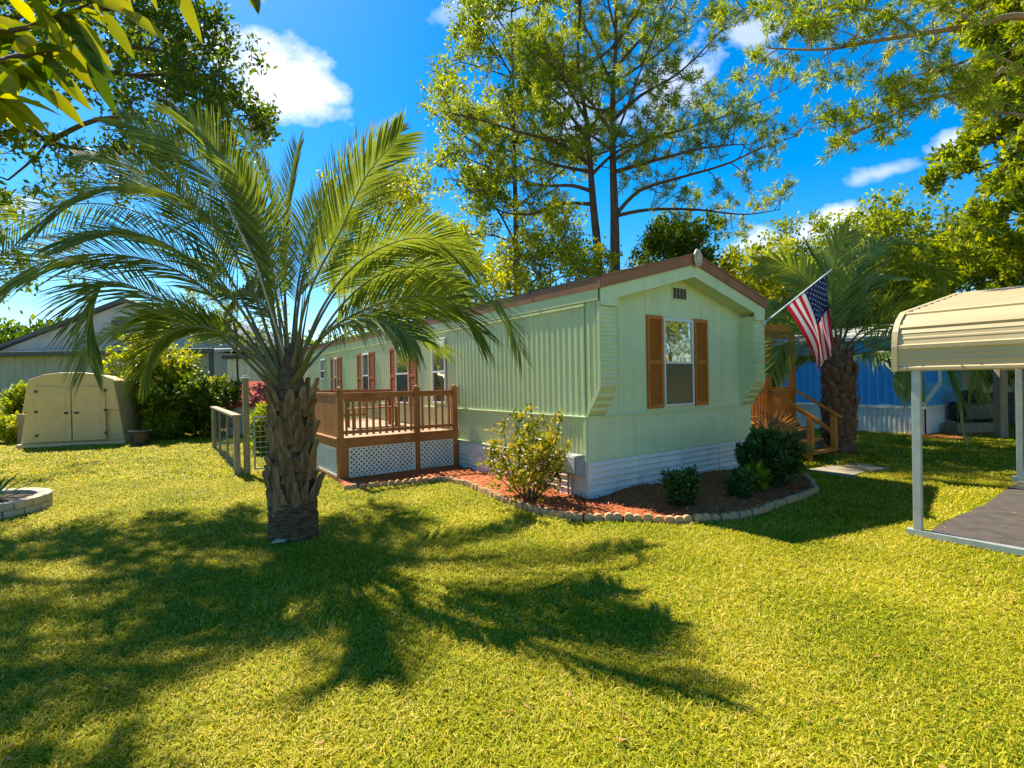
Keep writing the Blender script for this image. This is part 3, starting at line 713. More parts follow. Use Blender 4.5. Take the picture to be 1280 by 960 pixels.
def kites(Pb, D, Sd, Lh, Wd, fold=0.0):
    """Pb base points, D direction, Sd side unit vectors, Lh lengths, Wd widths -> verts, quads"""
    n = len(Pb); L_ = Lh[:, None]; W_ = Wd[:, None]
    Nn = np.cross(D, Sd)
    V = np.stack([Pb, Pb + D*L_*.45 + Sd*W_*.5 + Nn*W_*fold, Pb + D*L_, Pb + D*L_*.45 - Sd*W_*.5 + Nn*W_*fold], 1).reshape(-1, 3)
    return V, np.arange(n*4).reshape(n, 4)
def unit(a): return a / np.maximum(np.linalg.norm(a, axis=1, keepdims=True), 1e-9)
an = rng.uniform(0, 6.28, n); D = unit(np.stack([np.cos(an), np.sin(an), rng.normal(.1, .35, n)], 1)); Sd = unit(np.cross(D, unit(rng.normal(0, .5, (n, 3)) + [0, 0, 1.5])))
V, q = kites(np.stack([X, Y, .055 + .018*np.sin(X*3.1+Y*2) + rng.uniform(-.01, .02, n)], 1), D, Sd, rng.uniform(.03, .09, n), rng.uniform(.008, .02, n))
tag(np_mesh('mulch', V, quads=q, mats=M['chip']), 'red brown pine straw and bark mulch spread over the flower bed', 'mulch', kind='stuff')
# scalloped edging bricks
def brick_mesh(kind):
    m = MB(); w_ = .052 if kind < 2 else .075
    if kind < 2: pr = [(-w_,0),(w_,0)] + [(w_*math.cos(a), .055 + .04*math.sin(a)) for a in np.linspace(0, math.pi, 9)]
    else: pr = [(-w_,0),(w_,0),(w_,.085),(w_-.015,.095),(-w_+.015,.095),(-w_,.085)]
    m.prism(pr, lambda u, v, h: (u, h, v), -.03, .03); return m
protos = [None, None]
plen = [0]
for i in range(len(EP)-1): plen.append(plen[-1] + (EP[i+1]-EP[i]).length)
d = .05; cnt = 0
while d < plen[-1]:
    i = max(j for j in range(len(plen)-1) if plen[j] <= d); t = (d-plen[i])/(plen[i+1]-plen[i]); p = EP[i].lerp(EP[i+1], t); tg = EP[i+1]-EP[i]
    kd = 0 if d < plen[16] else 1
    rz = math.atan2(tg.y, tg.x) + random.uniform(-.12, .12)
    if protos[kd] is None:
        o = brick_mesh(0 if kd == 0 else 3).build('edging_brick', M['brick'], None, bevel=.006)
        protos[kd] = o; o.location = p
        tag(o, ['scalloped brown edging brick along the front and deck side of the flower bed', 'squared brown edging brick at the right end of the flower bed'][kd], 'edging brick', ['scalloped bricks edging the flower bed', 'squared bricks edging the right end of the flower bed'][kd])
    else: o = inst(protos[kd], None, loc=p)
    o.rotation_euler = (random.uniform(-.1,.1), random.uniform(-.07,.07), rz); o.location.z = random.uniform(-.012, .006); o.location.x += random.uniform(-.012,.012)
    d += (.108 if kd == 0 else .155) + random.uniform(0, .01); cnt += 1
# stepping slabs
for (a, b, c, d_, lb) in (((1010,589),(1040,583),(1085,590),(1060,598),'square concrete slab on the lawn directly below the porch steps'), ((1052,584),(1072,581),(1112,587),(1092,590),'square concrete slab on the lawn farther right of the porch steps')):
    pts = [G(*q_) for q_ in (a, b, c, d_)]; c_ = sum(pts, Vector())/4
    m = MB(); m.prism([(p.x-c_.x, p.y-c_.y) for p in reversed(pts)], lambda u, v, h: (u, v, h), -.03, .03); tag(m.build('stepping_slab', M['slab'], None, loc=c_), lb, 'paving slab')

# ================================================================== generic leaves
def tuft_leaves(pts, dirs, per, L, Wd, fwd=.8, spread=.05, jit=.8, droop=0., flat=False):
    pts = np.asarray(pts, float); dirs = np.asarray(dirs, float); n = len(pts)
    Pb = np.repeat(pts, per, 0) + rng.normal(0, spread, (n*per, 3))
    D = np.repeat(unit(dirs), per, 0) * fwd + rng.normal(0, jit, (n*per, 3)); D[:, 2] -= droop; D = unit(D)
    ref = rng.normal(0, 1, (n*per, 3)) * (.45 if flat else 1); 
    if flat: ref[:, 2] += 1.0
    Sd = unit(np.cross(D, ref))
    return kites(Pb, D, Sd, L*rng.uniform(.6, 1.25, n*per), Wd*rng.uniform(.7, 1.3, n*per), .12)
class Tree:
    def __init__(s): s.mb = MB(); s.tp = []; s.td = []
    def curve(s, p0, d0, length, n, wig, grav):
        pts = [Vector(p0)]; d = Vector(d0).normalized()
        for i in range(n):
            d = (d + Vector((random.gauss(0, wig), random.gauss(0, wig), random.gauss(0, wig) + grav))).normalized(); pts.append(pts[-1] + d*(length/n))
        return pts
    def path(s, pts, r0, r1, n=7):
        pts = [Vector(p) for p in pts]
        # catmull resample
        out_ = []
        for i in range(len(pts)-1):
            a, b = pts[i], pts[i+1]; pa = pts[max(i-1, 0)]; nb_ = pts[min(i+2, len(pts)-1)]
            for k in range(4):
                t = k/4; out_.append(.5*((2*a) + (b-pa)*t + (2*pa-5*a+4*b-nb_)*t*t + (3*a-pa-3*b+nb_)*t**3))
        out_.append(pts[-1]); m_ = len(out_)
        s.mb.tube(out_, [r0 + (r1-r0)*(i/(m_-1))**.8 for i in range(m_)], n, cap=True); return out_
    def twigs(s, pts, r, lens, cnt, level, up=.15, t0=.2, wig=.22, planar=.6, tip=1, sub=5, subl=.45, tipn=3):
        """spawn side branches along pts; the last level carries tufts"""
        m_ = len(pts)
        for c in range(cnt):
            t = t0 + (1-t0)*(c+random.random())/cnt; f = t*(m_-1); i = min(int(f), m_-2); p = pts[i].lerp(pts[i+1], f-i); T = (pts[i+1]-pts[i]).normalized()
            rd = Vector((random.gauss(0,1), random.gauss(0,1), random.gauss(0, planar))); rd = (rd - T*rd.dot(T)).normalized()
            d = (T*random.uniform(.35, .9) + rd + Vector((0,0,up))).normalized(); L_ = lens*random.uniform(.55, 1.15)*(1.15-.55*t)
            q_ = s.curve(p, d, L_, 4, wig, .04)
            s.mb.tube(q_, [r*(1-.2*j) for j in range(5)], 4 if level < 2 else 5, cap=False)
            if level <= 1:
                for j in range(tipn):
                    ff_ = 1 - .75*j/tipn; k = ff_*(len(q_)-1); a = min(int(k), len(q_)-2); pp = q_[a].lerp(q_[a+1], k-a)
                    s.tp.append(tuple(pp)); s.td.append(tuple((q_[a+1]-q_[a]).normalized() + Vector((0,0,.25))))
            else: s.twigs(q_, r*.5, lens*subl, sub, level-1, up, .25, wig, planar, tip, sub, subl, tipn)
        if level <= 1: s.tp.append(tuple(pts[-1])); s.td.append(tuple((pts[-1]-pts[-2]).normalized()))
    def finish(s, name, label, cat, bark, leaf, leafargs, group=None, crown='crown'):
        base = Vector(s.mb.v[0]); base.z = 0
        e = empty(name, base, 0, label, cat, group)
        s.mb.v = [(a-base.x, b-base.y, c) for a, b, c in s.mb.v]
        s.mb.build('trunk', bark, e, smooth=True)
        pts = np.array(s.tp) - [base.x, base.y, 0]
        V, q_ = tuft_leaves(pts, s.td, **leafargs); np_mesh(crown, V, quads=q_, mats=leaf, parent=e)
        return e

# ================================================================== palms
def frond_mb(pts, Lmax, npair, petiole=.22, sweep=.9, vee=.45, droop=.25, w=.026, r0=.02, twist=0., petw=1.6, origin=None, roll=0.):
    """pts: coarse points of the rachis (world); returns MB relative to origin"""
    pts = [Vector(p) for p in pts]; sm = []
    for i in range(len(pts)-1):
        a, b = pts[i], pts[i+1]; pa = pts[max(i-1, 0)] if i > 0 else a*2-b; nb_ = pts[i+2] if i+2 < len(pts) else b*2-a
        for k in range(6):
            t = k/6; sm.append(.5*((2*a) + (b-pa)*t + (2*pa-5*a+4*b-nb_)*t*t + (3*a-pa-3*b+nb_)*t**3))
    sm.append(pts[-1])
    o = origin or Vector(); m = MB(); n = len(sm)
    h = (pts[-1]-pts[0]); h.z = 0
    if h.length < .15: h = Vector((random.gauss(0,1), random.gauss(0,1), 0))
    h.normalize(); side = h.cross(Vector((0,0,1))).normalized()
    m.cur = 1; k_ = max(2, int(n*.34))
    rr = [r0*(1-.9*(i/(n-1))**.8) for i in range(n)]
    rr[0] = r0*petw; rr[1] = r0*(petw*.6+.4)
    m.tube([p-o for p in sm[:k_+1]], rr[:k_+1], 5); m.cur = 2; m.tube([p-o for p in sm[k_:]], rr[k_:], 5); m.cur = 0
    for i in range(npair):
        t = petiole + (1-petiole)*((i+.5)/npair); f = t*(n-1); a = min(int(f), n-2); p = sm[a].lerp(sm[a+1], f-a); T = (sm[a+1]-sm[a]).normalized()
        S = side - T*side.dot(T); S.normalize(); Nn = S.cross(T)
        if Nn.dot(Vector((0,0,1))) < 0 and abs(T.z) < .8: Nn = -Nn
        twist_ = twist*t + roll
        if twist_: S2 = S*math.cos(twist_) + Nn*math.sin(twist_); Nn = Nn*math.cos(twist_) - S*math.sin(twist_); S = S2
        u = (t-petiole)/(1-petiole); prof = (.55 + .45*min(1, u*4)) * (1 - .55*max(0, u-.45)/.55)
        for sg in (1, -1):
            L_ = Lmax*prof*random.uniform(.88, 1.08); sw = sweep + .5*u + random.gauss(0, .07); vv = (vee + random.gauss(0, .13))*(1-.3*u)
            d = (T*sw + S*sg + Nn*vv).normalized()
            wd = d.cross(Nn + S*sg*.3).normalized(); g1 = droop*L_*random.uniform(.6, 1.3)
            A = p; B = p + d*L_*.33 + Vector((0,0,-g1*.12)); C = p + d*L_*.68 + Vector((0,0,-g1*.5)); D_ = p + d*L_*.97 + Vector((0,0,-g1*1.15))
            ww = w*random.uniform(.8, 1.15)
            vs = [A - wd*ww*.25, A + wd*ww*.25, B + wd*ww*.5, B - wd*ww*.5, C + wd*ww*.38, C - wd*ww*.38, D_]
            m.add([v-o for v in vs], [(0,1,2,3),(3,2,4,5),(5,4,6)])
    return m
def ppx(lst): return [P(x, y, d) for x, y, d in lst]
PB = Vector((-2.40, 5.55, 0)); PT = PB + Vector((.02, .05, 1.62))
palm = empty('palm_tree', PB, 0, 'large foreground palm tree with arching blue green fronds and a stubby leaf base trunk', 'palm tree')
m = MB(); m.lathe([(.25,0),(.262,.05),(.25,.15),(.24,.35),(.21,.6),(.205,1.0),(.195,1.35),(.17,1.6),(.10,1.85),(.03,2.1)], (0,0,0), 20)
m.v = [(x*(1+.05*math.sin(7*math.atan2(y,x)+z*20)), y*(1+.05*math.sin(9*math.atan2(y,x)+z*31)), z) for x, y, z in m.v]
m.build('trunk', M['fibre'], palm, smooth=True)
# fibrous rings round the foot
m = MB()
for k in range(13):
    z = .02 + k*.03; r = .258 - .0*k + random.uniform(-.006, .008); pts = [(r*(1+.03*math.sin(a*5+k))*math.cos(a), r*(1+.03*math.sin(a*6+k*2))*math.sin(a), z + .012*math.sin(a*3+k)) for a in np.linspace(0, 2*math.pi, 30)]
    m.tube(pts, random.uniform(.013, .02), 5, cap=False)
m.build('root_collar', M['fibre'], palm)
# leaf bases ("boots")
bvar = []
for k in range(5):
    m = MB(); hw = .070 + .007*(k%3); n_ = 5; Ls = .23 + .03*k
    secs = []
    for j in range(n_+1):
        t = j/n_; wd_ = hw*(1.25 - .72*t + .06*math.sin(k+j*2)); th = .052*(1-.45*t); z = Ls*t; o_ = .02 + .055*t*t*.5 + .008*t + .006*math.sin(j*3+k)
        secs.append([(-wd_, o_-.01, z), (-wd_*.55, o_+th*.8, z), (0, o_+th*1.25, z+.004), (wd_*.55, o_+th*.8, z), (wd_, o_-.01, z), (0, o_-th*.7, z)])
    base = 0
    for j in range(n_+1): m.v += secs[j]
    for j in range(n_):
        for q in range(6): m.f.append((j*6+q, j*6+(q+1)%6, (j+1)*6+(q+1)%6, (j+1)*6+q)); m.mi.append(0)
    tilt = .03*((k % 3)-1); m.v = [(x, y, z + (x*tilt*8 if z > Ls*.9 else 0)) for x, y, z in m.v]
    m.f.append(tuple(n_*6+q for q in range(6))); m.mi.append(0)
    bvar.append(m)
bo = [None]*5; cnt = 0
for ring in range(11):
    z = .25 + ring*.115; nb_ = 9; 
    for c in range(nb_):
        if cnt >= 99: break
        an = 2*math.pi*(c + .5*(ring % 2) + .12*ring)/nb_ + random.uniform(-.09, .09); k = random.randrange(5)
        r = (.205 if z < .5 else .168) - .0*ring
        if bo[k] is None: o = bvar[k].build('leaf_base', M['boot' if k % 2 else 'boot_red'], palm, smooth=False, bevel=.012); bo[k] = o
        else: o = inst(bo[k], palm)
        o.location = (r*math.cos(an), r*math.sin(an), z + random.uniform(-.045, .045)); s_ = random.uniform(.68, 1.1) * (1.0 if ring > 1 else .8)
        o.rotation_euler = (random.uniform(-.28, -.06), random.uniform(-.3, .3), an - math.pi/2); o.scale = (s_*random.uniform(.8,1.05), s_, s_*random.uniform(.8, 1.2))
        if ring < 1: o.data.materials[0] if False else None
        if ring == 0: o.rotation_euler[0] = random.uniform(-.12, 0)
    cnt += 1
PMATS = [M['palm_leaf'], M['petiole'], M['rachis']]
D0 = 5.58
spec = [  # (points px/depth), leaflet len
 ([(336,480,5.5),(271,416,5.3),(206,378,5.1),(140,352,4.9),(110,385,4.8),(112,455,4.75)], .62, .5),
 ([(338,470,5.4),(290,425,5.1),(244,408,4.9),(200,425,4.8),(178,470,4.75)], .50, .5),
 ([(338,460,5.6),(290,395,5.5),(225,340,5.3),(140,318,5.1),(50,330,4.9),(-30,380,4.8)], .66, .35),
 ([(345,455,5.8),(290,370,5.9),(220,290,6.0),(130,255,6.1),(40,268,6.2),(-30,310,6.3)], .68, .3),
 ([(345,450,5.6),(310,350,5.6),(262,270,5.5),(190,235,5.3),(110,240,5.1),(40,285,5.0)], .66, .3),
 ([(350,450,5.7),(320,330,5.8),(275,235,5.9),(215,180,6.0),(150,150,6.1)], .66, .15),
 ([(352,450,5.6),(330,330,5.5),(300,235,5.5),(255,170,5.4),(215,140,5.4)], .58, .12),
 ([(358,450,5.9),(352,320,6.1),(330,220,6.3),(290,150,6.5)], .58, .1),
 ([(362,452,5.6),(378,350,5.6),(408,270,5.6),(445,205,5.6),(490,165,5.6)], .64, .12),
 ([(362,455,5.5),(385,370,5.3),(425,290,5.2),(458,220,5.1),(500,170,5.0)], .60, .12),
 ([(366,460,5.6),(400,390,5.5),(440,335,5.4),(490,304,5.3),(540,300,5.2),(590,335,5.1)], .64, .3),
 ([(368,465,5.5),(405,420,5.3),(450,390,5.1),(505,372,4.9),(560,375,4.75),(600,415,4.7)], .64, .5),
 ([(368,462,5.8),(420,400,5.9),(480,350,6.0),(550,340,6.1),(620,375,6.2),(650,440,6.2)], .60, .5),
 ([(366,458,6.0),(410,380,6.3),(460,320,6.6),(520,290,6.9),(590,310,7.1)], .58, .3),
 ([(352,458,6.0),(335,370,6.5),(310,300,6.9),(270,270,7.3),(220,285,7.6)], .6, .3),
 ([(360,458,6.0),(372,360,6.5),(390,280,7.0),(420,235,7.4)], .6, .2),
 ([(345,468,5.9),(300,430,6.3),(240,400,6.7),(170,400,7.0),(110,430,7.2)], .6, .4),
 ([(368,468,5.9),(410,432,6.3),(450,410,6.7),(500,405,7.0),(560,440,7.2)], .55, .4),
 ([(345,470,5.6),(310,430,5.7),(262,395,5.8),(215,385,5.8),(185,400,5.8)], .5, .5),
 ([(355,455,5.6),(356,340,5.65),(362,250,5.7),(372,185,5.7)], .5, .06),
 ([(352,455,5.55),(344,360,5.4),(326,280,5.2),(295,215,5.0)], .55, .1),
 ([(366,466,5.4),(395,430,5.1),(430,405,4.8),(475,400,4.6),(520,425,4.5)], .52, .5),
 ([(344,462,5.5),(300,385,5.3),(240,325,5.1),(165,290,4.9),(80,300,4.7)], .66, .35),
 ([(343,458,5.7),(292,355,5.8),(235,270,5.9),(170,210,6.0),(95,195,6.1)], .6, .2),
]
random.seed(21)
for k in range(2):
    a = random.choice(spec); b_ = random.choice(spec); an = k*2.4; R = random.uniform(1.2, 2.1); zt = random.uniform(1.4, 2.0)
    h_ = Vector((math.cos(an), math.sin(an), 0)); q_ = [PT + h_*R*f + Vector((0,0, .1 + zt*(1.9*f - 1.5*f*f*(1.25 if zt < 1.2 else .9)))) for f in (0.03,.25,.5,.75,1.0)]
    spec.append((q_, .58, .35))
palm_boots = [o for o in palm.children if o.name.startswith(('trunk','root_collar','leaf_base'))]
for o in palm_boots:
    o.location = (o.location.x*.92, o.location.y*.92, o.location.z); o.scale = (o.scale.x*.92, o.scale.y*.92, o.scale.z)
for pts, L_, dr in spec:
    pp = pts if isinstance(pts[0], Vector) else ppx(pts); pp[0] = PT + (pp[0]-PT)*.75 + Vector((0, 0, -.06))
    hx = pp[-1]-pp[0]; hx.z = 0; hx = hx.normalized().x if hx.length > .2 else 0
    frond_mb(pp, L_*1.12, 78, .27, 1.25, .38, dr*.55, .0185, .020, random.uniform(-.25,.25), 1.9, PB, roll=(random.choice((1,1,-1)))*random.uniform(.7,1.1)*abs(hx)).build('frond', PMATS, palm)
# a few young spears, dry sheaths and the pale old flower stalk
m = MB()
for k in range(6):
    an = random.uniform(0, 6.28); p0 = PT - PB + Vector((.05*math.cos(an), .05*math.sin(an), .1)); m.tube([p0, p0 + Vector((.05*math.cos(an), .05*math.sin(an), .5)), p0 + Vector((.16*math.cos(an), .16*math.sin(an), 1.1))], [.016, .012, .003], 5)
m.build('young_spear', M['petiole'], palm)
m = MB()
q0 = P(268,225,5.1)-PB
for k in range(6):
    a = random.gauss(0, .12); m.tube([q0, q0 + Vector((random.gauss(-.02,.05), random.gauss(0,.04), -.12)), q0 + Vector((random.gauss(-.12,.12), random.gauss(0,.08), -.25-random.random()*.3))], [.005,.004,.002], 4)
m.tube([PT-PB, P(320,330,5.3)-PB, q0], [.014,.01,.007], 5)
m.build('dry_flower_stalk', M['cream'], palm)
# second palm
PB2 = Vector((6.98, 10.95, 0)); palm2 = empty('palm_tree', PB2, 0, 'smaller palm tree with a dark trunk and greyish fronds behind the porch steps', 'palm tree')
m = MB(); m.lathe([(.34,0),(.29,.15),(.22,.5),(.22,1.2),(.20,1.7),(.15,2.2),(.05,2.5)], (0,0,0), 16); m.build('trunk', M['boot_dark'], palm2, smooth=True)
bo2 = None; cnt = 0
for ring in range(12):
    z = .25 + ring*.155; r = .245 - .05*max(0, ring-8)/3
    for c in range(8):
        an = 2*math.pi*(c+.5*(ring % 2))/8 + random.uniform(-.12,.12)
        if bo2 is None: bo2 = bvar[2].build('leaf_base', M['boot_dark'], palm2); o = bo2
        else: o = inst(bo2, palm2)
        o.location = (r*.9*math.cos(an), r*.9*math.sin(an), z+random.uniform(-.04,.04)); o.rotation_euler = (random.uniform(-.22,-.02), random.uniform(-.2,.2), an-math.pi/2); sv = random.uniform(.9,1.2); o.scale = (sv,sv,sv)
PM2 = [M['palm_leaf2'], M['petiole'], M['palm_leaf2']]
T2 = PB2 + Vector((0,0,2.2))
sp2 = [([(1040,455,10.9),(1000,410,11),(950,385,11.2),(900,400,11.4)],.62,.4), ([(1045,440,10.9),(1020,370,10.9),(990,335,10.9),(950,330,10.9)],.6,.3),
 ([(1048,440,10.9),(1040,370,10.6),(1045,320,10.3),(1060,290,10)],.6,.15), ([(1052,440,10.9),(1075,375,10.9),(1110,335,10.9),(1160,330,10.9),(1185,350,10.9)],.62,.3),
 ([(1056,445,10.9),(1090,400,10.6),(1130,375,10.3),(1170,385,10),(1195,430,9.8)],.62,.5), ([(1056,452,10.9),(1100,440,10.5),(1150,430,10.1),(1190,470,9.8),(1205,540,9.6)],.62,.5),
 ([(1056,455,10.9),(1090,440,10.2),(1120,445,9.7),(1140,490,9.4)],.5,.5), ([(1042,455,10.9),(1010,430,10.3),(980,430,9.9),(965,465,9.7)],.55,.5),
 ([(1045,450,10.9),(1015,400,11.4),(985,380,11.9),(950,400,12.3)],.6,.4), ([(1052,440,10.9),(1070,380,11.5),(1090,350,12),(1130,350,12.4)],.6,.3),
 ([(1048,440,10.9),(1035,360,11.4),(1010,310,11.8)],.6,.1), ([(1058,455,10.9),(1105,425,11.2),(1160,410,11.5),(1215,450,11.8),(1230,500,12)],.6,.5),
 ([(1044,460,10.9),(1010,445,11.3),(975,455,11.7),(955,500,12)],.55,.5), ([(1050,440,10.9),(1060,360,11),(1095,310,11.1),(1140,305,11.1)],.6,.2), ([(1056,450,10.8),(1110,400,10.2),(1170,390,9.7),(1215,430,9.4),(1215,490,9.3)],.6,.5)]
for pts, L_, dr in sp2:
    pp = ppx(pts); pp[0] = T2 + (pp[0]-T2)*.5
    frond_mb(pp, L_*1.35, 56, .12, 1.1, .4, dr*.7, .042, .024, random.uniform(-.3,.3), 1.5, PB2, roll=random.choice((1,-1))*random.uniform(.3,1.0)).build('frond', PM2, palm2)

# dried fan palm in front of the porch
FB = L2W(4.65, -.10); fp = empty('fan_palm', FB, 0, 'dried brown fan palm leaf standing between the green home and the porch', 'fan palm')
m = MB()
hub = Vector((0,0,.55)); m.tube([(0,0,0),(.01,0,.3),hub], [.03,.025,.018], 6); m.build('stem', M['petiole'], fp)
for sgn_, ho in ((0, Vector((0,0,.5))), (1, Vector((-.1,.15,.42)))):
    m = MB()
    for k in range(26):
        a = -1.25 + 2.5*k/25; d = Vector((math.sin(a)*.95, -.15+.25*random.random(), math.cos(a))).normalized(); L_ = random.uniform(.55,.72); wd = Vector((math.cos(a), .3, -math.sin(a)))
        q0 = ho; m.add([q0, q0+d*L_*.5+wd*.022, q0+d*L_+Vector((0,-.03,-.06)), q0+d*L_*.5-wd*.022], [(0,1,2,3)])
    m.build('leaf_fan', M['dry_leaf'], fp)

# ================================================================== shrubs
def shrub(name, base, w_, h, nst, mats, label, leaf, per=8, L=.07, Wd=.035, cat='shrub', sub=7, spread=.03, up=.5, jit=.8, group=None, lean=(0,0), lo=.12, tp=3, flat=True, tw=.55):
    t = Tree(); t.mb.tube([(base.x,base.y,0),(base.x,base.y,.08)], .03, 6)
    for k in range(nst):
        an = 2*math.pi*k/nst + random.uniform(-.4,.4); rr = w_/2*random.uniform(.15, .85); p0 = base + Vector((math.cos(an)*.05, math.sin(an)*.05, 0))
        hh = h*random.uniform(.55, 1.0)*(1-.3*(rr/(w_/2))**2); p1 = base + Vector((math.cos(an)*rr+lean[0], math.sin(an)*rr+lean[1], hh)); mid = p0.lerp(p1, .5) + Vector((math.cos(an)*rr*.15, math.sin(an)*rr*.15, 0))
        pts = t.path([p0, mid, p1], .012, .004, 5); t.twigs(pts, .004, w_*tw*.5, sub, 1, up, lo, .25, .8, tipn=tp)
    return t.finish(name, label, cat, M['twig'], M[leaf], dict(per=per, L=L, Wd=Wd, fwd=.7, spread=spread, jit=jit, flat=flat), group, crown='foliage')
b1 = G(662, 633); b1 = Vector((b1.x, b1.y+.22, 0))
shrub('golden_shrub', b1, 1.45, 1.32, 17, None, 'tall loose yellow green shrub in front of the meter box at the home corner', 'golden_leaf', 6, .08, .04, sub=9, tw=.45)
shrub('green_shrub', G(851, 634), .46, .50, 16, None, 'small rounded dark green shrub below the end window in the mulch', 'bush_leaf', 9, .07, .032, sub=7, tw=.5, lo=.05)
shrub('green_shrub', G(925, 622), .34, .36, 12, None, 'smallest dark green shrub between its two bigger neighbours in the mulch', 'bush_leaf', 8, .07, .026, sub=6, tw=.5, lo=.05)
shrub('green_shrub', G(966, 612)+Vector((0,.15,0)), .95, .85, 22, None, 'largest dark green shrub in the mulch beside the porch steps', 'bush_leaf', 10, .10, .045, sub=9, tw=.4, lo=.05)
shrub('green_shrub', G(948, 614), .35, .32, 8, None, 'low broad bright green plant at the foot of the largest shrub', 'light_leaf', 5, .15, .05, sub=4, tw=.5, lo=.05)
shrub('tiny_shrub', G(846,603)+Vector((0,0,0)), .12, .14, 5, None, 'tiny sprout behind the rounded shrub against the white skirting', 'bush_leaf', 5, .05, .02, sub=3)

# ================================================================== left side things
SB = (G(28.5, 561) + G(152, 555))/2; SA = math.atan2(G(152,555).y-G(28.5,561).y, G(152,555).x-G(28.5,561).x)
shed = empty('storage_shed', SB, SA, 'beige resin storage shed with double doors standing on the lawn at the left', 'shed')
hw = 1.22
def shed_prof(s=0): return [(-hw+s,.12),(-hw+.12+s,1.0),(-hw+.26+s,1.88-s),(-.62,2.02-s),(-.25,2.07-s),(.25,2.07-s),(.62,2.02-s),(hw-.26-s,1.88-s),(hw-.12-s,1.0),(hw-s,.12)]
m = MB(); m.prism(shed_prof(), lambda u, v, h: (u, h, v), .03, 2.1); m.build('body', M['resin'], shed, bevel=.03)
m = MB(); m.prism([(u*1.03, v*1.02+.0) for u, v in shed_prof()][1:-1], lambda u, v, h: (u, h, v), -.04, .0295); m.build('front_frame', M['resin'], shed, bevel=.02)
for s_ in (-1, 1):
    m = MB(); a = (.012, .80) if s_ > 0 else (-.80, -.012)
    m.prism([(a[0],.16),(a[1],.16),(a[1],1.66),((a[0]+a[1])/2,1.72),(a[0],1.74)], lambda u, v, h: (u, h, v), -.075, -.041)
    dr_ = m.build('door', M['resin'], shed, bevel=.012)
    m = MB()
    for z in (.32, .98, 1.55): m.box(s_*.80-.035, s_*.80+.035, -.10, -.0755, z, z+.07)
    m.build('hinge', M['black'], dr_, bevel=.006)
    m = MB()
    for za, zb_ in ((.26,.88),(1.02,1.54)): m.box(min(s_*.14,s_*.68), max(s_*.14,s_*.68), -.083, -.0755, za, zb_)
    m.build('door_panel', M['resin'], dr_, bevel=.004)
    m = MB(); m.box(s_*.12-.05, s_*.12+.05, -.112, -.084, .93, .99); m.build('handle', M['black'], dr_, bevel=.01)
m = MB(); m.box(-hw-.05, hw+.05, -.08, 2.15, .015, .12); m.build('base', M['resin'], shed, bevel=.01)
m = MB(); m.box(-.3,.5,-.2,-.085,.0,.05); m.build('timber_sill', M['grey_wood'], shed)
# shovel against the shed
SH = G(67, 556.5)+Vector((0,-.05,0)); sv_ = empty('shovel', SH, SA, 'black handled shovel leaning upright against the shed door', 'shovel')
m = MB(); m.tube([(0,0,.18),(.10,.12,.72)], .016, 6); m.build('shaft', M['brown_trim'], sv_)
m = MB(); ring = [(.10+.07*math.cos(a), .125, .79+.07*math.sin(a)) for a in np.linspace(0, 2*math.pi, 13)]; m.tube(ring, .014, 5, cap=False); m.build('handle', M['black'], sv_)
m = MB(); m.prism([(-.11,0.02),(0,-.01),(.11,0.02),(.12,.24),(-.12,.24)], lambda u, v, h: (u-.01, h+v*.2, v), -.008, .008); m.build('blade', M['black'], sv_)
# dark tub beside it
TB = G(176, 557); tb = empty('planter_tub', TB, 0, 'round black planting tub on the lawn right of the shed', 'tub')
m = MB(); m.lathe([(.22,0),(.27,.38),(.29,.40),(.29,.43),(.26,.43),(.25,.36)], (0,0,0), 20); m.build('pot', M['black'], tb); m = MB(); m.lathe([(.25,.35),(.2,.37)], (0,0,0), 16); m.build('soil', M['soil'], tb)
for (x, y, k, lb) in ((22, 552, 0, 'weathered wooden crate end standing at the left of the shed'),):
    c = G(24, 556); m = MB(); m.box(-.16,.16,-.2,.2,0,.9); tag(m.build('timber_post', M['grey_wood'], None, loc=c+Vector((-.1,.4,0)), bevel=.01), 'short grey timber block standing against the left end of the shed', 'timber block')
# planter ring
RC = Vector((-7.15, 6.82, 0)); rp = empty('brick_planter', RC, 0, 'low round planter of pale stacked blocks at the left edge of the lawn', 'planter')
blk = None
for row in range(2):
    nb_ = 20
    for k in range(nb_):
        an = 2*math.pi*(k+.5*row)/nb_
        if blk is None:
            m = MB(); r0, r1, da = .58, .74, math.pi/nb_*.95; m.prism([(r0*math.cos(-da), r0*math.sin(-da)), (r1*math.cos(-da), r1*math.sin(-da)), (r1, 0), (r1*math.cos(da), r1*math.sin(da)), (r0*math.cos(da), r0*math.sin(da))], lambda u, v, h: (u, v, h), 0, .10); blk = m.build('block', M['block'], rp, bevel=.008); o = blk
        else: o = inst(blk, rp)
        o.rotation_euler = (0, 0, an); o.location = (0, 0, row*.103)
m = MB(); m.lathe([(.57,0),(.57,.15),(.3,.18),(.05,.19)], (0,0,0), 20); m.build('soil', M['soil'], rp)
ag = empty('agave', RC + Vector((.22,-.05,.17)), 0, 'dark green agave with long pointed leaves growing in the round planter', 'agave')
m = MB()
for k in range(16):
    an = k*2.4; el = .35 + .9*(k/16); L_ = random.uniform(.38,.52); h_ = Vector((math.cos(an), math.sin(an), 0)); sd_ = Vector((-math.sin(an), math.cos(an), 0)); prev = None; base = len(m.v)
    for j in range(6):
        t = j/5; e_ = el - .5*t; p = h_*L_*t*math.cos(el*.85) + Vector((0,0,1))*L_*(t*math.sin(el) - .12*t*t); ww = .035*(1-t**2.2)+.001
        m.v += [tuple(p - sd_*ww + Vector((0,0,.012))), tuple(p), tuple(p + sd_*ww + Vector((0,0,.012)))]
    for j in range(5):
        for q in range(2): a = base+j*3+q; m.f.append((a, a+1, a+4, a+3)); m.mi.append(0)
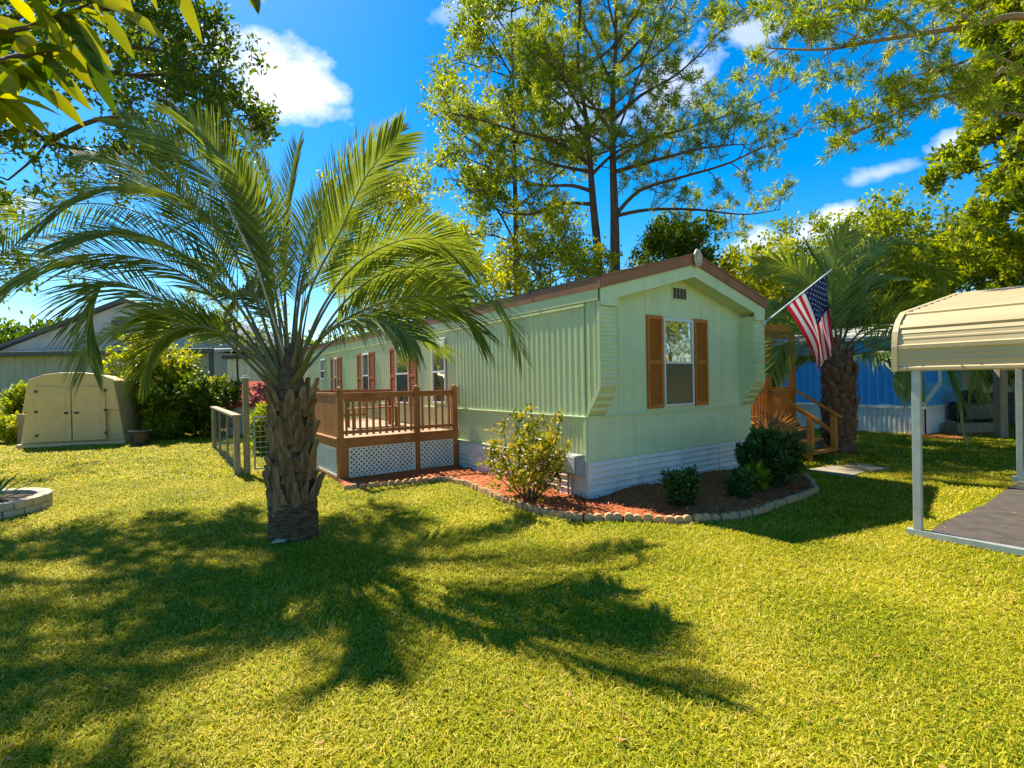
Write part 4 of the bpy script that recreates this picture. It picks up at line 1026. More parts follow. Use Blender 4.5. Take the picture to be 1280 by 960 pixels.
m.build('leaves', M['bush_leaf'], ag)

# fence with wire mesh
f0 = G(297, 594.5); f1 = G(268, 561); fd = (f1-f0); flen = fd.length; fa = math.atan2(fd.y, fd.x)
fence = empty('wire_fence', f0, fa, 'low weathered wood fence with wire mesh running back from the palm', 'fence')
for k, x in enumerate((0, flen*.33, flen*.66, flen)):
    pw = .05 if k in (0, 3) else .022
    m = MB(); m.box(x-pw, x+pw, -pw, pw, 0, 1.08); m.build('post', M['grey_wood'], fence, bevel=.005)
m = MB(); m.box(-.08, flen+.05, -.075, .075, 1.081, 1.12); m.build('top_rail', M['grey_wood'], fence, bevel=.005)
m = MB()
for i in range(int(flen/.2)): m.tube([(i*.2+.05, 0, .05),(i*.2+.05, 0, 1.08)], .004, 4, cap=False)
for i in range(14): m.tube([(0, 0, .06+i*.075),(flen, 0, .06+i*.075)], .005, 4, cap=False)
m.build('wire_mesh', M['dark_trim'], fence)
lp_ = empty('lamp_post', f0 + E1*.16, ANG, 'square weathered wooden post with a small lamp cap at the fence corner', 'lamp post')
m = MB(); m.box(-.05,.05,-.05,.05,0,1.78); m.build('post', M['grey_wood'], lp_, bevel=.005)
m = MB(); m.box(-.08,.08,-.08,.08,1.78,1.80); m.box(-.04,.04,-.04,.04,1.801,1.84); m.build('lamp_cap', M['galv'], lp_, bevel=.004)
gt2 = empty('wire_gate', f0 + E1*.3 + E2*.05, ANG, 'metal framed wire gate between the fence corner post and the deck', 'gate')
m = MB(); g1_ = 1.1
for a, b in (((0,0,.08),(g1_,0,.08)), ((0,0,1.05),(g1_,0,1.05)), ((0,0,.08),(0,0,1.05)), ((g1_,0,.08),(g1_,0,1.05))): m.tube([a,b], .018, 6)
m.build('frame', M['galv'], gt2)
m = MB()
for i in range(1, 11): m.tube([(i*.1,0,.08),(i*.1,0,1.05)], .003, 4, cap=False)
for i in range(1, 10): m.tube([(0,0,.08+i*.1),(g1_,0,.08+i*.1)], .003, 4, cap=False)
m.build('wire_mesh', M['galv'], gt2)

# ================================================================== far buildings
def wallribs(m, p, q, z0, z1, pitch=.3, dep=.03):
    p = Vector(p); q = Vector(q); d = q-p; l = d.length; d.normalize(); nrm_ = Vector((d.y, -d.x, 0)); pr = ribs(l, pitch, dep)
    pr = [(0,0)] + pr + [(l,0)]
    m.strip(pr, lambda u, v, h: tuple(p + d*u + nrm_*v + Vector((0,0,h))), z0, z1)
WD = 24.0
a_ = P(268, 500, WD); ax_ = a_.x
wh = empty('warehouse', (ax_, WD, 0), 0, 'large grey metal warehouse with a dark roof edge behind the shed', 'warehouse')
zl = P(200, 441, WD).z
m = MB(); wallribs(m, (-26,0,0), (0,0,0), 0, zl, .35, .03); wallribs(m, (0,0,0), (0,4,0), 0, zl, .35, .03); m.build('lower_wall', M['wh_low'], wh)
ap = P(158, 378, WD+4); zr0 = P(0, 434, WD+4); zr1 = P(300, 446, WD+4); apx = ap.x-ax_
gp = [(-30,0),(5.0,0),(5.0, ap.z-(5.0-apx)*.36),(apx, ap.z),(-30, ap.z-(apx+30)*.36)]
m = MB(); gp[2] = (5.0, ap.z - (5.0-apx)*.36); gp[4] = (-17, ap.z-(apx+17)*.36); gp[0] = (-17, 0)
m.prism(gp, lambda u, v, h: (u, h, v), 4.0, 16.0); m.build('gable_wall', M['wh_wall'], wh)
m = MB()
for sg, xe in ((-1, -17.3), (1, 5.3)):
    ze = ap.z - abs(xe-apx)*.36
    m.add([(apx,3.7,ap.z+.02),(xe,3.7,ze+.02),(xe,16.3,ze+.02),(apx,16.3,ap.z+.02),(apx,3.7,ap.z+.22),(xe,3.7,ze+.22),(xe,16.3,ze+.22),(apx,16.3,ap.z+.22)], [(0,1,2,3),(7,6,5,4),(0,4,5,1),(1,5,6,2),(2,6,7,3),(3,7,4,0)])
m.build('roof', M['dark_trim'], wh)
m = MB(); m.add([(-26.2,-.35,zl-.05),(.15,-.35,zl-.05),(.15,4,zl+.35),(-26.2,4,zl+.35),(-26.2,-.35,zl+.1),(.15,-.35,zl+.1),(.15,4,zl+.45),(-26.2,4,zl+.45)], [(3,2,1,0),(4,5,6,7),(0,1,5,4),(1,2,6,5),(3,0,4,7)]); m.build('lean_to_roof', M['wh_wall'], wh)
m = MB(); m.box(-26.3,.25,-.52,-.36,zl-.08,zl+.14); m.box(.05,.22,-.5,-.33,0,zl-.08); m.build('gutter', M['dark_trim'], wh, bevel=.02)
m = MB(); wx = P(149, 412, WD+4); m.box(wx.x-ax_-.35, wx.x-ax_+.5, 3.9, 3.98, wx.z-.55, wx.z+.5); m.build('window', M['dark_trim'], wh)
# pale trailer and red roof hut in the gap left of the deck
th = empty('trailer_home', P(285,500,21).xy.to_3d(), .1, 'distant pale trailer home with a flat roof seen between the warehouse and the palm', 'trailer home')
m = MB(); wallribs(m, (0,0,0), (9,0,0), .3, 2.75, .25, .02); m.box(.0,9,.05,3.6,.3,2.74); m.build('wall', M['pale_wall'], th)
m = MB(); m.box(-.15,9.15,-.15,3.8,2.75,2.9); m.build('roof', M['dark_trim'], th); m = MB(); m.box(0,9,-.02,.04,0,.3); m.build('skirting', M['grey_box'], th)
m = MB(); m.box(1.5,2.6,-.03,.0,1.2,2.2); m.build('window', M['glass'], th)
hut = empty('hut', P(283,510,17).xy.to_3d(), .15, 'small hut with a red metal roof behind the fence lamp post', 'hut')
m = MB(); m.box(.05,2.0,.0,1.6,0,.98); m.build('wall', M['beige_wall'], hut)
m = MB(); m.add([(-.1,-.2,.95),(2.2,-.2,.95),(2.2,1.7,1.75),(-.1,1.7,1.75),(-.1,-.2,1.0),(2.2,-.2,1.0),(2.2,1.7,1.8),(-.1,1.7,1.8)], [(3,2,1,0),(4,5,6,7),(0,1,5,4),(1,2,6,5),(2,3,7,6),(3,0,4,7)]); m.build('roof', M['red'], hut)
# blue home
BC = Vector((11.0, 13.66, 0)); bh = empty('mobile_home', BC, ANG, 'bright blue mobile home with white skirting behind the smaller palm', 'mobile home')
m = MB(); pr = ribs(14, .2, .02); m.strip(pr, lambda u, v, h: (-v, u, h), .78, 2.62); m.strip([(-.3,0),(0,0)], lambda u, v, h: (-.0, u, h), 1.4, 2.62)
m.prism([(0,.78),(4,.78),(4,2.62),(2,3.05),(0,2.62)], lambda u, v, h: (u, h, v), 0, .05); m.build('wall', M['blue'], bh)
m = MB(); m.strip(ribs(14, .12, .012), lambda u, v, h: (-v-.03, u, h), .0, .70); m.strip(ribs(4, .12, .012), lambda u, v, h: (u, -v-.03, h), .0, .70); m.box(-.06,.0,-.06,14,.70,.775); m.box(0.001,4,-.06,.0,.70,.775); m.build('skirting', M['white_skirt'], bh)
m = MB(); m.obox((-.03,-.16,1.1), (.03,0,0), (0,.17,-.28), (0,.03,.04)); m.box(-.06,.0,-.36,-.30,1.36,2.62); m.build('corner_wing', M['white_skirt'], bh)
m = MB(); m.prism([(-.2,2.62),(2,3.08),(4.2,2.62),(4.2,2.72),(2,3.2),(-.2,2.72)], lambda u, v, h: (u, h, v), -.4, 14.2); m.build('roof', M['wh_wall'], bh)
for y in (9.5,):
    m = MB(); m.box(-.06,-.021,y,y+.9,1.3,2.3); f_ = m.build('window', M['white'], bh); m = MB(); m.box(-.07,-.061,y+.06,y+.84,1.36,2.24); m.build('pane', M['glass'], f_)
m = MB(); m.box(-.6,4.6,-.9,-.1,0,.03); tag(m.build('mulch_strip', M['mulch'], None, loc=BC, rz=ANG), kind='structure')
# beige home on piers far right
RB = P(1188, 500, 15.5).xy.to_3d() + Vector((0,0,0)); rh = empty('mobile_home', RB, rad(8), 'beige ribbed mobile home raised on piers behind the carport', 'mobile home')
zb, zt = P(1200,492,15.5).z, P(1200,440,15.5).z
m = MB(); wallribs(m, (0,0,0), (9,0,0), zb, zt+.9, .3, .03); m.box(.02,9,.04,4,zb,zt+.88); m.build('wall', M['beige_wall'], rh)
m = MB(); m.box(-.1,9.1,-.15,4.1,zt+.9,zt+1.05); m.build('roof', M['dark_trim'], rh); 
for x in (.3, 2.4, 4.6, 6.8):
    m = MB(); m.box(x,x+.4,.1,.5,0,zb-.001); m.box(x,x+.4,3.2,3.6,0,zb-.001); m.build('pier', M['block'], rh)
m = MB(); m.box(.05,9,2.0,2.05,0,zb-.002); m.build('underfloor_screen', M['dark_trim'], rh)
m = MB(); m.box(1.6,2.7,-.05,-.031,zb+.35,zb+1.2); m.build('window', M['screen'], rh)
gp_ = P(1251,545,12.8); m = MB(); m.box(-.10,.10,-.10,.10,0,1.75); tag(m.build('timber_post', M['grey_wood'], None, loc=(gp_.x, gp_.y, 0), bevel=.01), 'yellowish square timber post standing on the lawn behind the carport', 'timber post')
gr = empty('covered_grill', (P(1215,500,14.3).x, 14.3, 0), .2, 'black covered barbecue grill under the edge of the beige home', 'grill')
m = MB(); m.box(-.55,.5,-.25,.25,.3,.85); m.build('cover', M['black'], gr, bevel=.08); m = MB(); m.lathe([(.3,.85),(.33,1.0),(.2,1.15),(.05,1.18)], (0,0,0), 12); m.build('lid', M['black'], gr)
for x in (-.4,.35):
    m = MB(); m.box(x,x+.06,-.15,.15,0,.3); m.build('leg', M['black'], gr)
cr_ = P(1200,540,14.0); m = MB(); m.box(-.5,.6,-.2,.2,0,.28); tag(m.build('timber_edging', M['grey_wood'], None, loc=(cr_.x+.2, cr_.y, 0), rz=.1, bevel=.01), 'low timber block lying in front of the covered grill', 'timber')
m = MB(); m.box(-1.7,1.5,-.5,.5,0,.02); tag(m.build('mulch_strip', M['mulch'], None, loc=(cr_.x, cr_.y-.5, 0), rz=.1), kind='structure')
# dark air conditioner by the far carport post
ac = P(1276,560,10.2); e_ = empty('air_conditioner', (ac.x+.7, ac.y, 0), .2, 'dark grey air conditioning unit behind the far carport post', 'air conditioner')
m = MB(); m.box(-.35,.35,-.35,.35,.12,1.15); m.build('housing', M['grey_box'], e_, bevel=.03); m = MB()
for i in range(12): m.box(-.36,.36,-.36,-.351,.2+i*.075,.23+i*.075)
m.build('grille', M['dark_trim'], e_); m = MB(); m.box(-.4,.4,-.4,.4,0,.12); m.build('base', M['slab'], e_)
# ================================================================== trees
def crown_tree(name, label, base, H_, cr, bark, leaf, largs, nl=14, low=.35, cat='tree', r=.16, sub=6, lens=None, up=.2, seed=1, lean=(0,0), level=2, subl=.5, tipn=3, flatz=1.0, group=None):
    random.seed(seed); t = Tree(); b = Vector((base[0], base[1], 0))
    tr = t.path([b, b+Vector((lean[0]*.3+random.gauss(0,.1), lean[1]*.3, H_*.4)), b+Vector((lean[0]*.7, lean[1]*.7+random.gauss(0,.1), H_*.7)), b+Vector((lean[0], lean[1], H_*.97))], r, r*.12, 9)
    m_ = len(tr)
    for k in range(nl):
        f = low + (1-low)*(k+.5)/nl; i = min(int(f*(m_-1)), m_-2); p = tr[i]; an = k*2.4 + random.uniform(-.5,.5)
        u = (f-low)/(1-low); R = cr*math.sqrt(max(.06, 1-(2*u-.75)**2/1.7))*random.uniform(.7, 1.1)
        d = Vector((math.cos(an), math.sin(an), 0)); q_ = [p, p + d*R*.45 + Vector((0,0,R*.22*flatz)), p + d*R*.9 + Vector((0,0,R*(.35*flatz)+random.uniform(-.2,.3)))]
        br = t.path(q_, r*.38*(1-.6*u), .015, 5); t.twigs(br, .018, (lens or cr*.55), 7, level, up, .2, .24, .8, sub=sub, subl=subl, tipn=tipn)
    return t.finish(name, label, cat, M[bark], M[leaf], largs, group)
LA = lambda per, L, W_, **k: dict(per=per, L=L, Wd=W_, **k)
# pine pair behind the home, main limbs follow the photograph
def pine(trunk_px, d, limbs, label, seed, ztop, rb=.2, n_extra=10, cr=4.5):
    random.seed(seed); t = Tree(); b = P(trunk_px[0][0], 400, d); b.z = 0
    pts = [b] + [P(x, y, d) for x, y in trunk_px[1:]]; top = pts[-1] + Vector((random.uniform(-.4,.4), 0, ztop - pts[-1].z)); pts.append(top)
    tr = t.path(pts, rb, .03, 10)
    for lm, off in limbs:
        n_ = len(lm); q_ = [P(x, y, d + off*(i/(n_-1))) for i, (x, y) in enumerate(lm)]
        br = t.path(q_, .075, .012, 6); L_ = sum((br[i+1]-br[i]).length for i in range(len(br)-1))
        t.twigs(br, .02, 1.5, max(6, int(L_*2.3)), 2, .12, .22, .22, .55, sub=5, subl=.5, tipn=3)
    m_ = len(tr)
    for k in range(n_extra):
        f = .52 + .46*(k+.5)/n_extra; i = min(int(f*(m_-1)), m_-2); p = tr[i]; an = k*2.4+seed; R = cr*(1.1-.75*(f-.5)/.5)*random.uniform(.7,1.1); dd = Vector((math.cos(an), math.sin(an)*.9, .35)).normalized()
        br = t.path(t.curve(p, dd, R, 4, .12, .03), .05, .01, 5); t.twigs(br, .016, 1.25, 8, 2, .12, .2, .22, .6, sub=4, subl=.5, tipn=3)
    return t.finish('pine_tree', label, 'pine tree', M['pine_bark'], M['pine_leaf'], LA(18, .20, .023, fwd=.5, spread=.018, jit=.8))
pine([(769,338),(769,338),(768,262),(766,200),(766,120),(770,40)], 17, [
    ([(770,268),(800,238),(850,222),(905,206),(950,186),(1000,168)], -1.5), ([(769,270),(812,262),(870,262),(930,268),(975,262)], 1.5), ([(767,200),(810,175),(860,160),(920,140),(985,110)], 2), ([(767,150),(800,120),(850,90),(900,40)], -2),
    ([(767,170),(740,130),(700,90),(660,60)], -2), ([(766,90),(800,50),(840,10),(860,-30)], 2.5), ([(766,110),(745,60),(720,10)], 2), ([(768,215),(820,200),(880,185),(930,180)], -3), ([(767,190),(730,165),(690,160)], 3), ([(767,60),(800,10),(850,-60)], -2)],
    'thicker right hand tall pine tree rising behind the roof with long bare limbs', 11, 19, .21, 8, 4.2)
pine([(748,338),(748,338),(742,262),(738,210),(733,150),(722,70)], 17.6, [
    ([(742,240),(715,232),(680,232),(640,222),(600,205),(565,190)], -1), ([(740,255),(700,255),(660,268),(620,262),(590,240)], 1.5), ([(737,205),(700,180),(650,165),(600,150),(560,140)], -2), ([(735,175),(700,130),(650,100),(610,60)], 2),
    ([(733,150),(700,90),(670,30)], -2), ([(738,215),(690,205),(640,190),(590,165)], 2.5), ([(738,220),(770,190),(800,180)], -2)],
    'slimmer left hand pine tree rising behind the roof beside the thicker one', 23, 16.5, .19, 11, 3.9)
# near pine at the right whose limbs reach into the frame
def near_pine():
    random.seed(5); t = Tree(); b = Vector((13.2, 9.2, 0)); tr = t.path([b, b+Vector((0,.1,4)), b+Vector((-.1,.2,8)), b+Vector((0,0,13))], .26, .05, 10)
    for lm, r, ln in (([(1420,20,9.2),(1300,22,9.0),(1220,32,8.8),(1150,42,8.6),(1090,52,8.4),(1030,62,8.2),(960,60,8.0)], .075, .95), ([(1400,120,9.2),(1290,94,8.4),(1240,96,8.1),(1195,115,7.9),(1150,128,7.8),(1100,152,7.7),(1040,175,7.6)], .055, .8),
                  ([(1290,94,8.4),(1240,70,7.8),(1180,85,7.4),(1120,100,7.2)], .03, .75), ([(1400,-10,9.3),(1250,-30,9),(1130,-20,8.8),(1050,5,8.6),(990,15,8.4)], .06, 1.0), ([(1150,42,8.6),(1100,15,8.9),(1040,10,9.1),(960,0,9.4),(900,30,9.6)], .035, .9),
                  ([(1220,32,8.8),(1190,10,9.3),(1140,-10,9.7)], .03, .9), ([(1400,180,9.3),(1300,150,9.6),(1240,140,10)], .05, .8)):
        q_ = [P(*a) for a in lm]
        if lm[0][0] > 1390:
            q_[0] = Vector((b.x, b.y, q_[0].z - .8)); q_ = q_
        br = t.path(q_, r, .01, 6); L_ = sum((br[i+1]-br[i]).length for i in range(len(br)-1)); t.twigs(br, .013, ln, int(L_*2.5), 2, -.02, .3, .25, .7, sub=4, subl=.48, tipn=3)
    for k in range(8):
        p = tr[min(len(tr)-2, 7+k//2)]; an = -.9+k*.55; br = t.path(t.curve(p, (math.cos(an), math.sin(an), .3), 3.4, 4, .12, .03), .05, .01, 5); t.twigs(br, .014, 1.1, 7, 2, .1, .2, .22, .6, sub=4, tipn=3)
    return t.finish('pine_tree', 'near pine tree whose limbs hang into the upper right corner of the sky', 'pine tree', M['pale_bark'], M['pine_leaf'], LA(20, .13, .0155, fwd=.5, spread=.014, jit=.8))
near_pine()
# tall light tree left of the pines
def px_tree(name, label, x, d, ytop, cr, bark, leaf, largs, **k):
    b = P(x, 480, d); top = P(x, ytop, d).z; return crown_tree(name, label, (b.x, b.y), top, cr, bark, leaf, largs, **k)
px_tree('tall_tree', 'tall slender light green tree left of the two pines', 648, 20, -30, 3.4, 'bark', 'light_leaf', LA(10, .17, .08, fwd=.5, spread=.11), nl=24, low=.3, seed=3, r=.17, sub=5, lens=1.7, up=.35, tipn=3)
px_tree('leafy_tree', 'bright yellow green tree just behind the home roof left of the pines', 690, 15.8, 300, 2.0, 'bark', 'yellow_leaf', LA(7, .13, .07, fwd=.5, spread=.08), nl=12, low=.4, seed=31, r=.10, sub=5, lens=1.2, tipn=3)
px_tree('leafy_tree', 'yellow green tree seen through the right fronds of the big palm', 490, 22, 235, 3.0, 'bark', 'yellow_leaf', LA(8, .18, .09, fwd=.5, spread=.12), nl=15, low=.3, seed=4, r=.16, sub=5, lens=1.8)
px_tree('leafy_tree', 'yellow green tree behind the left end of the home roof', 580, 24, 320, 3.0, 'bark', 'yellow_leaf', LA(8, .19, .1, fwd=.5, spread=.12), nl=13, low=.3, seed=44, r=.15, sub=5, lens=1.8)
px_tree('leafy_tree', 'dark green bushy tree peeking over the roof ridge right of the pines', 848, 19, 292, 1.6, 'bark', 'oak_leaf', LA(10, .17, .085, fwd=.5, spread=.10), nl=15, low=.35, seed=5, r=.15, sub=5, lens=1.3)
px_tree('leafy_tree', 'bright yellow green tree over the right slope of the home roof', 935, 20, 345, 2.4, 'bark', 'yellow_leaf', LA(9, .18, .09, fwd=.5, spread=.12), nl=15, low=.25, seed=6, r=.15, sub=5, lens=1.6)
px_tree('leafy_tree', 'broad mid green tree behind the flag and the smaller palm', 1070, 21, 308, 4.0, 'bark', 'light_leaf', LA(10, .18, .09, fwd=.5, spread=.12), nl=22, low=.2, seed=8, r=.2, sub=6, lens=2.2)
px_tree('leafy_tree', 'mid green tree between the smaller palm and the tall right conifer', 1185, 23, 318, 3.8, 'bark', 'oak_leaf', LA(11, .19, .1, fwd=.5, spread=.12), nl=20, low=.15, seed=9, r=.2, sub=6, lens=2.1)
px_tree('leafy_tree', 'low dark green tree behind the blue home and the porch', 985, 25, 370, 3.6, 'bark', 'oak_leaf', LA(11, .2, .1, fwd=.5, spread=.14), nl=18, low=.12, seed=19, r=.18, sub=6, lens=2.1)
px_tree('sapling', 'thin pale green sapling beside the warehouse right corner', 300, 19, 300, 1.5, 'bark', 'light_leaf', LA(5, .15, .06, fwd=.5, spread=.06), nl=11, low=.35, seed=10, r=.05, sub=4, lens=.9)
crown_tree('leafy_tree', 'mid green tree standing beyond the right end of the carport', (17.5, 7.6), 8.5, 3.6, 'bark', 'light_leaf', LA(9, .2, .1, fwd=.5, spread=.12), nl=18, low=.1, seed=61, r=.18, sub=5, lens=2.0)
# dense conifer at the right edge
random.seed(12); t = Tree(); b = Vector((15.3, 14.0, 0)); tr = t.path([b, b+Vector((0,0,6)), b+Vector((.1,0,11.5)), b+Vector((0,0,17))], .3, .04, 9)
for k in range(78):
    z = 1.6 + 15*(k/78); R = (3.5*(1-(z/18.5))**.62 + .25)*random.uniform(.78,1.1); an = k*2.4+random.uniform(-.3,.3); p = Vector((b.x, b.y, z)); d_ = Vector((math.cos(an), math.sin(an), 0))
    br = t.path([p, p+d_*R*.5+Vector((0,0,.15)), p+d_*R+Vector((0,0,-.25))], .04, .008, 5); t.twigs(br, .012, .8, 8, 2, .1, .2, .22, .5, sub=4, subl=.5, tipn=3)
t.finish('conifer', 'tall dense dark green conifer at the right edge above the carport', 'conifer', M['bark'], M['light_leaf'], LA(16, .20, .085, fwd=.7, spread=.08, jit=.6))
# big oak whose branches fill the upper left
random.seed(14); t = Tree(); b = Vector((-12.6, 8.6, 0)); tr = t.path([b, b+Vector((.2,.1,3)), b+Vector((.5,.2,6.5)), b+Vector((.8,.3,11))], .38, .08, 10)
for lm, r in (([(-160,230,9.2),(0,172,9.2),(60,178,9.2),(120,194,9.2),(170,190,9.2)], .10), ([(-150,140,9.2),(-20,110,9.2),(80,90,9.4),(170,95,9.6),(260,130,9.8),(315,165,10)], .09), ([(-150,60,9.2),(20,20,9.4),(130,10,9.6),(210,30,9.8),(262,70,10)], .09),
              ([(-150,60,9.2),(0,-60,9),(120,-60,9),(200,-20,9)], .09), ([(60,178,9.2),(120,150,8.7),(190,150,8.4),(250,175,8.2)], .05), ([(-150,140,9.2),(0,60,10),(110,50,10.8),(200,70,11.4)], .08), ([(80,90,9.4),(150,60,9.1),(220,70,9),(280,110,8.9)], .05),
              ([(120,194,9.2),(180,215,9.3),(240,200,9.4),(310,185,9.5)], .03), ([(-150,230,9.2),(-60,260,8.8),(-10,330,8.5)], .05), ([(60,178,9.2),(40,200,9),(10,225,8.9)], .03), ([(170,95,9.6),(240,95,9.9),(300,135,10.2),(335,165,10.4)], .04)):
    q_ = [P(*a) for a in lm]
    if lm[0][0] < -140: q_[0] = Vector((b.x+.35, b.y+.15, q_[0].z*.6))
    br = t.path(q_, r, .015, 6); L_ = sum((br[i+1]-br[i]).length for i in range(len(br)-1)); t.twigs(br, .016, 1.15, int(L_*2.3), 2, .05, .32, .28, .8, sub=5, subl=.5, tipn=3)
for tgt in ((-6.4,6.0,7.8),(-8,5,7.6),(-7.6,7.2,8.8),(-9.5,6.4,7.4),(-7.0,4.8,7.6),(-10.5,5.2,7.0),(-7.4,7.8,8.6),(-6.7,6.8,7.7),(-8.6,7.6,8.6),(-6.0,6.2,7.6),(-5.6,5.8,7.2)):
    p = tr[-6 - int(random.random()*3)]; tg = Vector(tgt); br = t.path([p, p.lerp(tg,.5)+Vector((0,0,.5)), tg], .09, .015, 5); t.twigs(br, .016, 1.25, 9, 2, .1, .3, .25, .7, sub=5, tipn=3)
for k in range(10):
    p = tr[min(len(tr)-2, 5+k//2)]; an = 1.2+k*.5; br = t.path(t.curve(p, (math.cos(an), math.sin(an), .35), 4.6, 4, .12, .02), .09, .015, 5); t.twigs(br, .016, 1.6, 7, 2, .1, .2, .25, .7, sub=4, tipn=3)
t.finish('oak_tree', 'dark leafy oak tree whose branches fill the sky at the upper left', 'oak tree', M['bark'], M['oak_leaf'], LA(9, .12, .055, fwd=.4, spread=.07))
# foreground broad leaved tree, its branch tip hangs into the top left corner
random.seed(15); fg = empty('broadleaf_tree', (-3.6, .9, 0), 0, 'close glossy broad leaved branch hanging into the top left corner', 'tree')
t = Tree(); b = Vector((-3.6, .9, 0)); t.path([b, b+Vector((.1,.1,1.4)), b+Vector((.3,.2,2.9)), b+Vector((.2,.3,4.2))], .09, .03, 9)
LV = MB()
def bigleaf(p, d, up_, L_, w_, curl=.25):
    p = Vector(p); d = Vector(d).normalized(); s_ = d.cross(Vector(up_)).normalized(); n_ = s_.cross(d); base = len(LV.v); N_ = 8
    for j in range(N_+1):
        u = j/N_; c = p + d*L_*u - n_*L_*curl*u*u; ww = w_*.5*max(.02, math.sin(math.pi*min(1, u**.85))**.8)
        LV.v += [tuple(c - s_*ww + n_*ww*.35), tuple(c), tuple(c + s_*ww + n_*ww*.35)]
    for j in range(N_):
        for q in range(2): a = base+j*3+q; LV.f.append((a, a+1, a+4, a+3)); LV.mi.append(0)
lm = [([(-200,150,1.3),(-60,75,1.45),(20,70,1.55),(80,60,1.62)], .016), ([(-200,80,1.4),(-40,40,1.6),(60,25,1.7),(110,5,1.75)], .014), ([(-200,-60,1.4),(0,-30,1.6),(120,-40,1.75),(200,-40,1.8)], .014), ([(-200,200,1.2),(-60,120,1.35),(-5,110,1.45)], .012), ([(120,-40,1.75),(230,-60,1.8),(320,-40,1.85)], .008)]
for px_, r in lm:
    q_ = [P(*a) for a in px_]
    if px_[0][0] < -150: q_ = [b+Vector((.2,.2,2.4)), q_[1].lerp(b+Vector((.2,.2,2.6)), .45)] + q_[1:]
    br = t.path(q_, r, .004, 6); n_ = len(br)
    for k in range(24):
        f = .42 + .58*(k+random.random())/24; i = min(int(f*(n_-1)), n_-2); p = br[i].lerp(br[i+1], random.random()); T = (br[i+1]-br[i]).normalized()
        rd = Vector((random.gauss(0,1), random.gauss(0,.7), random.gauss(-.1,.7))); d_ = T*.6 + rd*.7 + Vector((0,0,-.25)); bigleaf(p, d_, Vector((random.gauss(0,.4), random.gauss(0,.4)-.2, 1)), random.uniform(.09,.155), random.uniform(.036,.055))
for (x0_, y0_, x1_, y1_, w_) in ((215,-30,248,44,.045),(130,15,163,66,.042),(100,25,135,78,.04),(318,-8,322,14,.03),(140,-30,165,20,.04),(60,40,110,85,.05),(20,90,5,140,.05),(60,80,108,130,.045),(30,80,70,130,.045),(95,50,140,98,.045),(0,70,50,115,.05),(-10,90,15,145,.05),(60,10,120,60,.06),(20,40,70,95,.065),(110,70,140,135,.045),(-10,20,50,60,.06),(150,10,205,45,.04),(100,-10,165,15,.05),(60,110,100,152,.04),(40,10,100,40,.05),(0,40,40,70,.05),(10,60,-10,120,.05),(80,70,120,110,.04)):
    p0_ = P(x0_, y0_, 1.72); p1_ = P(x1_, y1_, 1.70); bigleaf(p0_, p1_-p0_, (.1,-1,.4), (p1_-p0_).length*1.05, w_, .1)
for k in range(40):
    an = k*2.4; p = b+Vector((.2,.3,2.6+.05*k)) + Vector((math.cos(an), math.sin(an), 0))*.1; q1 = p + Vector((math.cos(an), math.sin(an), .3))*.5
    if q1.y > .9 and q1.x > -3.3: continue
    t.mb.tube([p, q1], [.008,.003], 4)
    for j in range(7): bigleaf(p.lerp(q1, .4+.1*j), Vector((random.gauss(0,1), random.gauss(0,1), -.2)), (0,0,1), .14, .05)
t.mb.v = [(x-b.x, y-b.y, z) for x, y, z in t.mb.v]; t.mb.build('trunk', M['bark'], fg, smooth=True)
LV.v = [(x-b.x, y-b.y, z) for x, y, z in LV.v]; LV.build('leaves', M['big_leaf'], fg, smooth=True)
# bushes by the warehouse
def bush(name, label, px_, py_, w_, h, leaf, seed, n=16, L=.12, Wd=.06, per=9, cat='bush'):
    random.seed(seed); g = G(px_, py_); return shrub(name, g + Vector((0, .5, 0)), w_, h, n, None, label, leaf, per, L, Wd, cat=cat, sub=12, spread=.06, tw=.55, lo=.05, tp=4)
bush('large_bush', 'tall bright green bush beside the shed in front of the warehouse', 178, 549, 2.9, 3.95, 'yellow_leaf', 41, 26, .15, .07, 9)
bush('large_bush', 'rounded dark green bush right of the tall bright bush', 235, 548, 3.0, 2.3, 'oak_leaf', 42, 30, .14, .065, 11)
bush('large_bush', 'bright lime bush in front of the warehouse downpipe', 262, 542, 1.8, 2.0, 'yellow_leaf', 43, 18, .14, .065, 9)
bush('large_bush', 'low green bush right behind the planter tub', 198, 552, 1.3, .8, 'light_leaf', 46, 16, .11, .05, 8)
bush('large_bush', 'mid green bush behind the left end of the shed', 14, 548, 1.7, 1.75, 'light_leaf', 44, 22, .13, .06, 10)
bush('low_plant', 'lime yellow low plants at the left of the shed', 4, 556, 1.3, .75, 'yellow_leaf', 45, 20, .10, .05, 10, cat='plant')
bush('large_bush', 'clump of green leaves at the fence beside the gate', 322, 570, .9, 1.1, 'light_leaf', 47, 12, .14, .04, 7)
# far wood ring closing the horizon
random.seed(77); V_, D_ = [], []
for k in range(150):
    an = rad(20 + 140*k/150); R = random.uniform(46, 60); cx_, cy_ = R*math.cos(an), R*math.sin(an); hh = random.uniform(4.0, 6.5) if math.degrees(an) > 62 else random.uniform(6, 8.5)
    for j in range(130):
        u = rng.normal(0, 1, 3); u /= np.linalg.norm(u); rr = random.uniform(.75, 1.0)
        V_.append((cx_+u[0]*2.6*rr, cy_+u[1]*2.6*rr, max(.2, hh*.52 + u[2]*hh*.48*rr))); D_.append(tuple(u+np.array([0,0,.2])))
V, q = tuft_leaves(V_, D_, 7, .55, .3, fwd=.6, spread=.35, jit=.7)
tag(np_mesh('distant_woods', V, quads=q, mats=M['oak_leaf']), 'distant line of dark green woods along the horizon behind the houses', 'woods', kind='stuff')

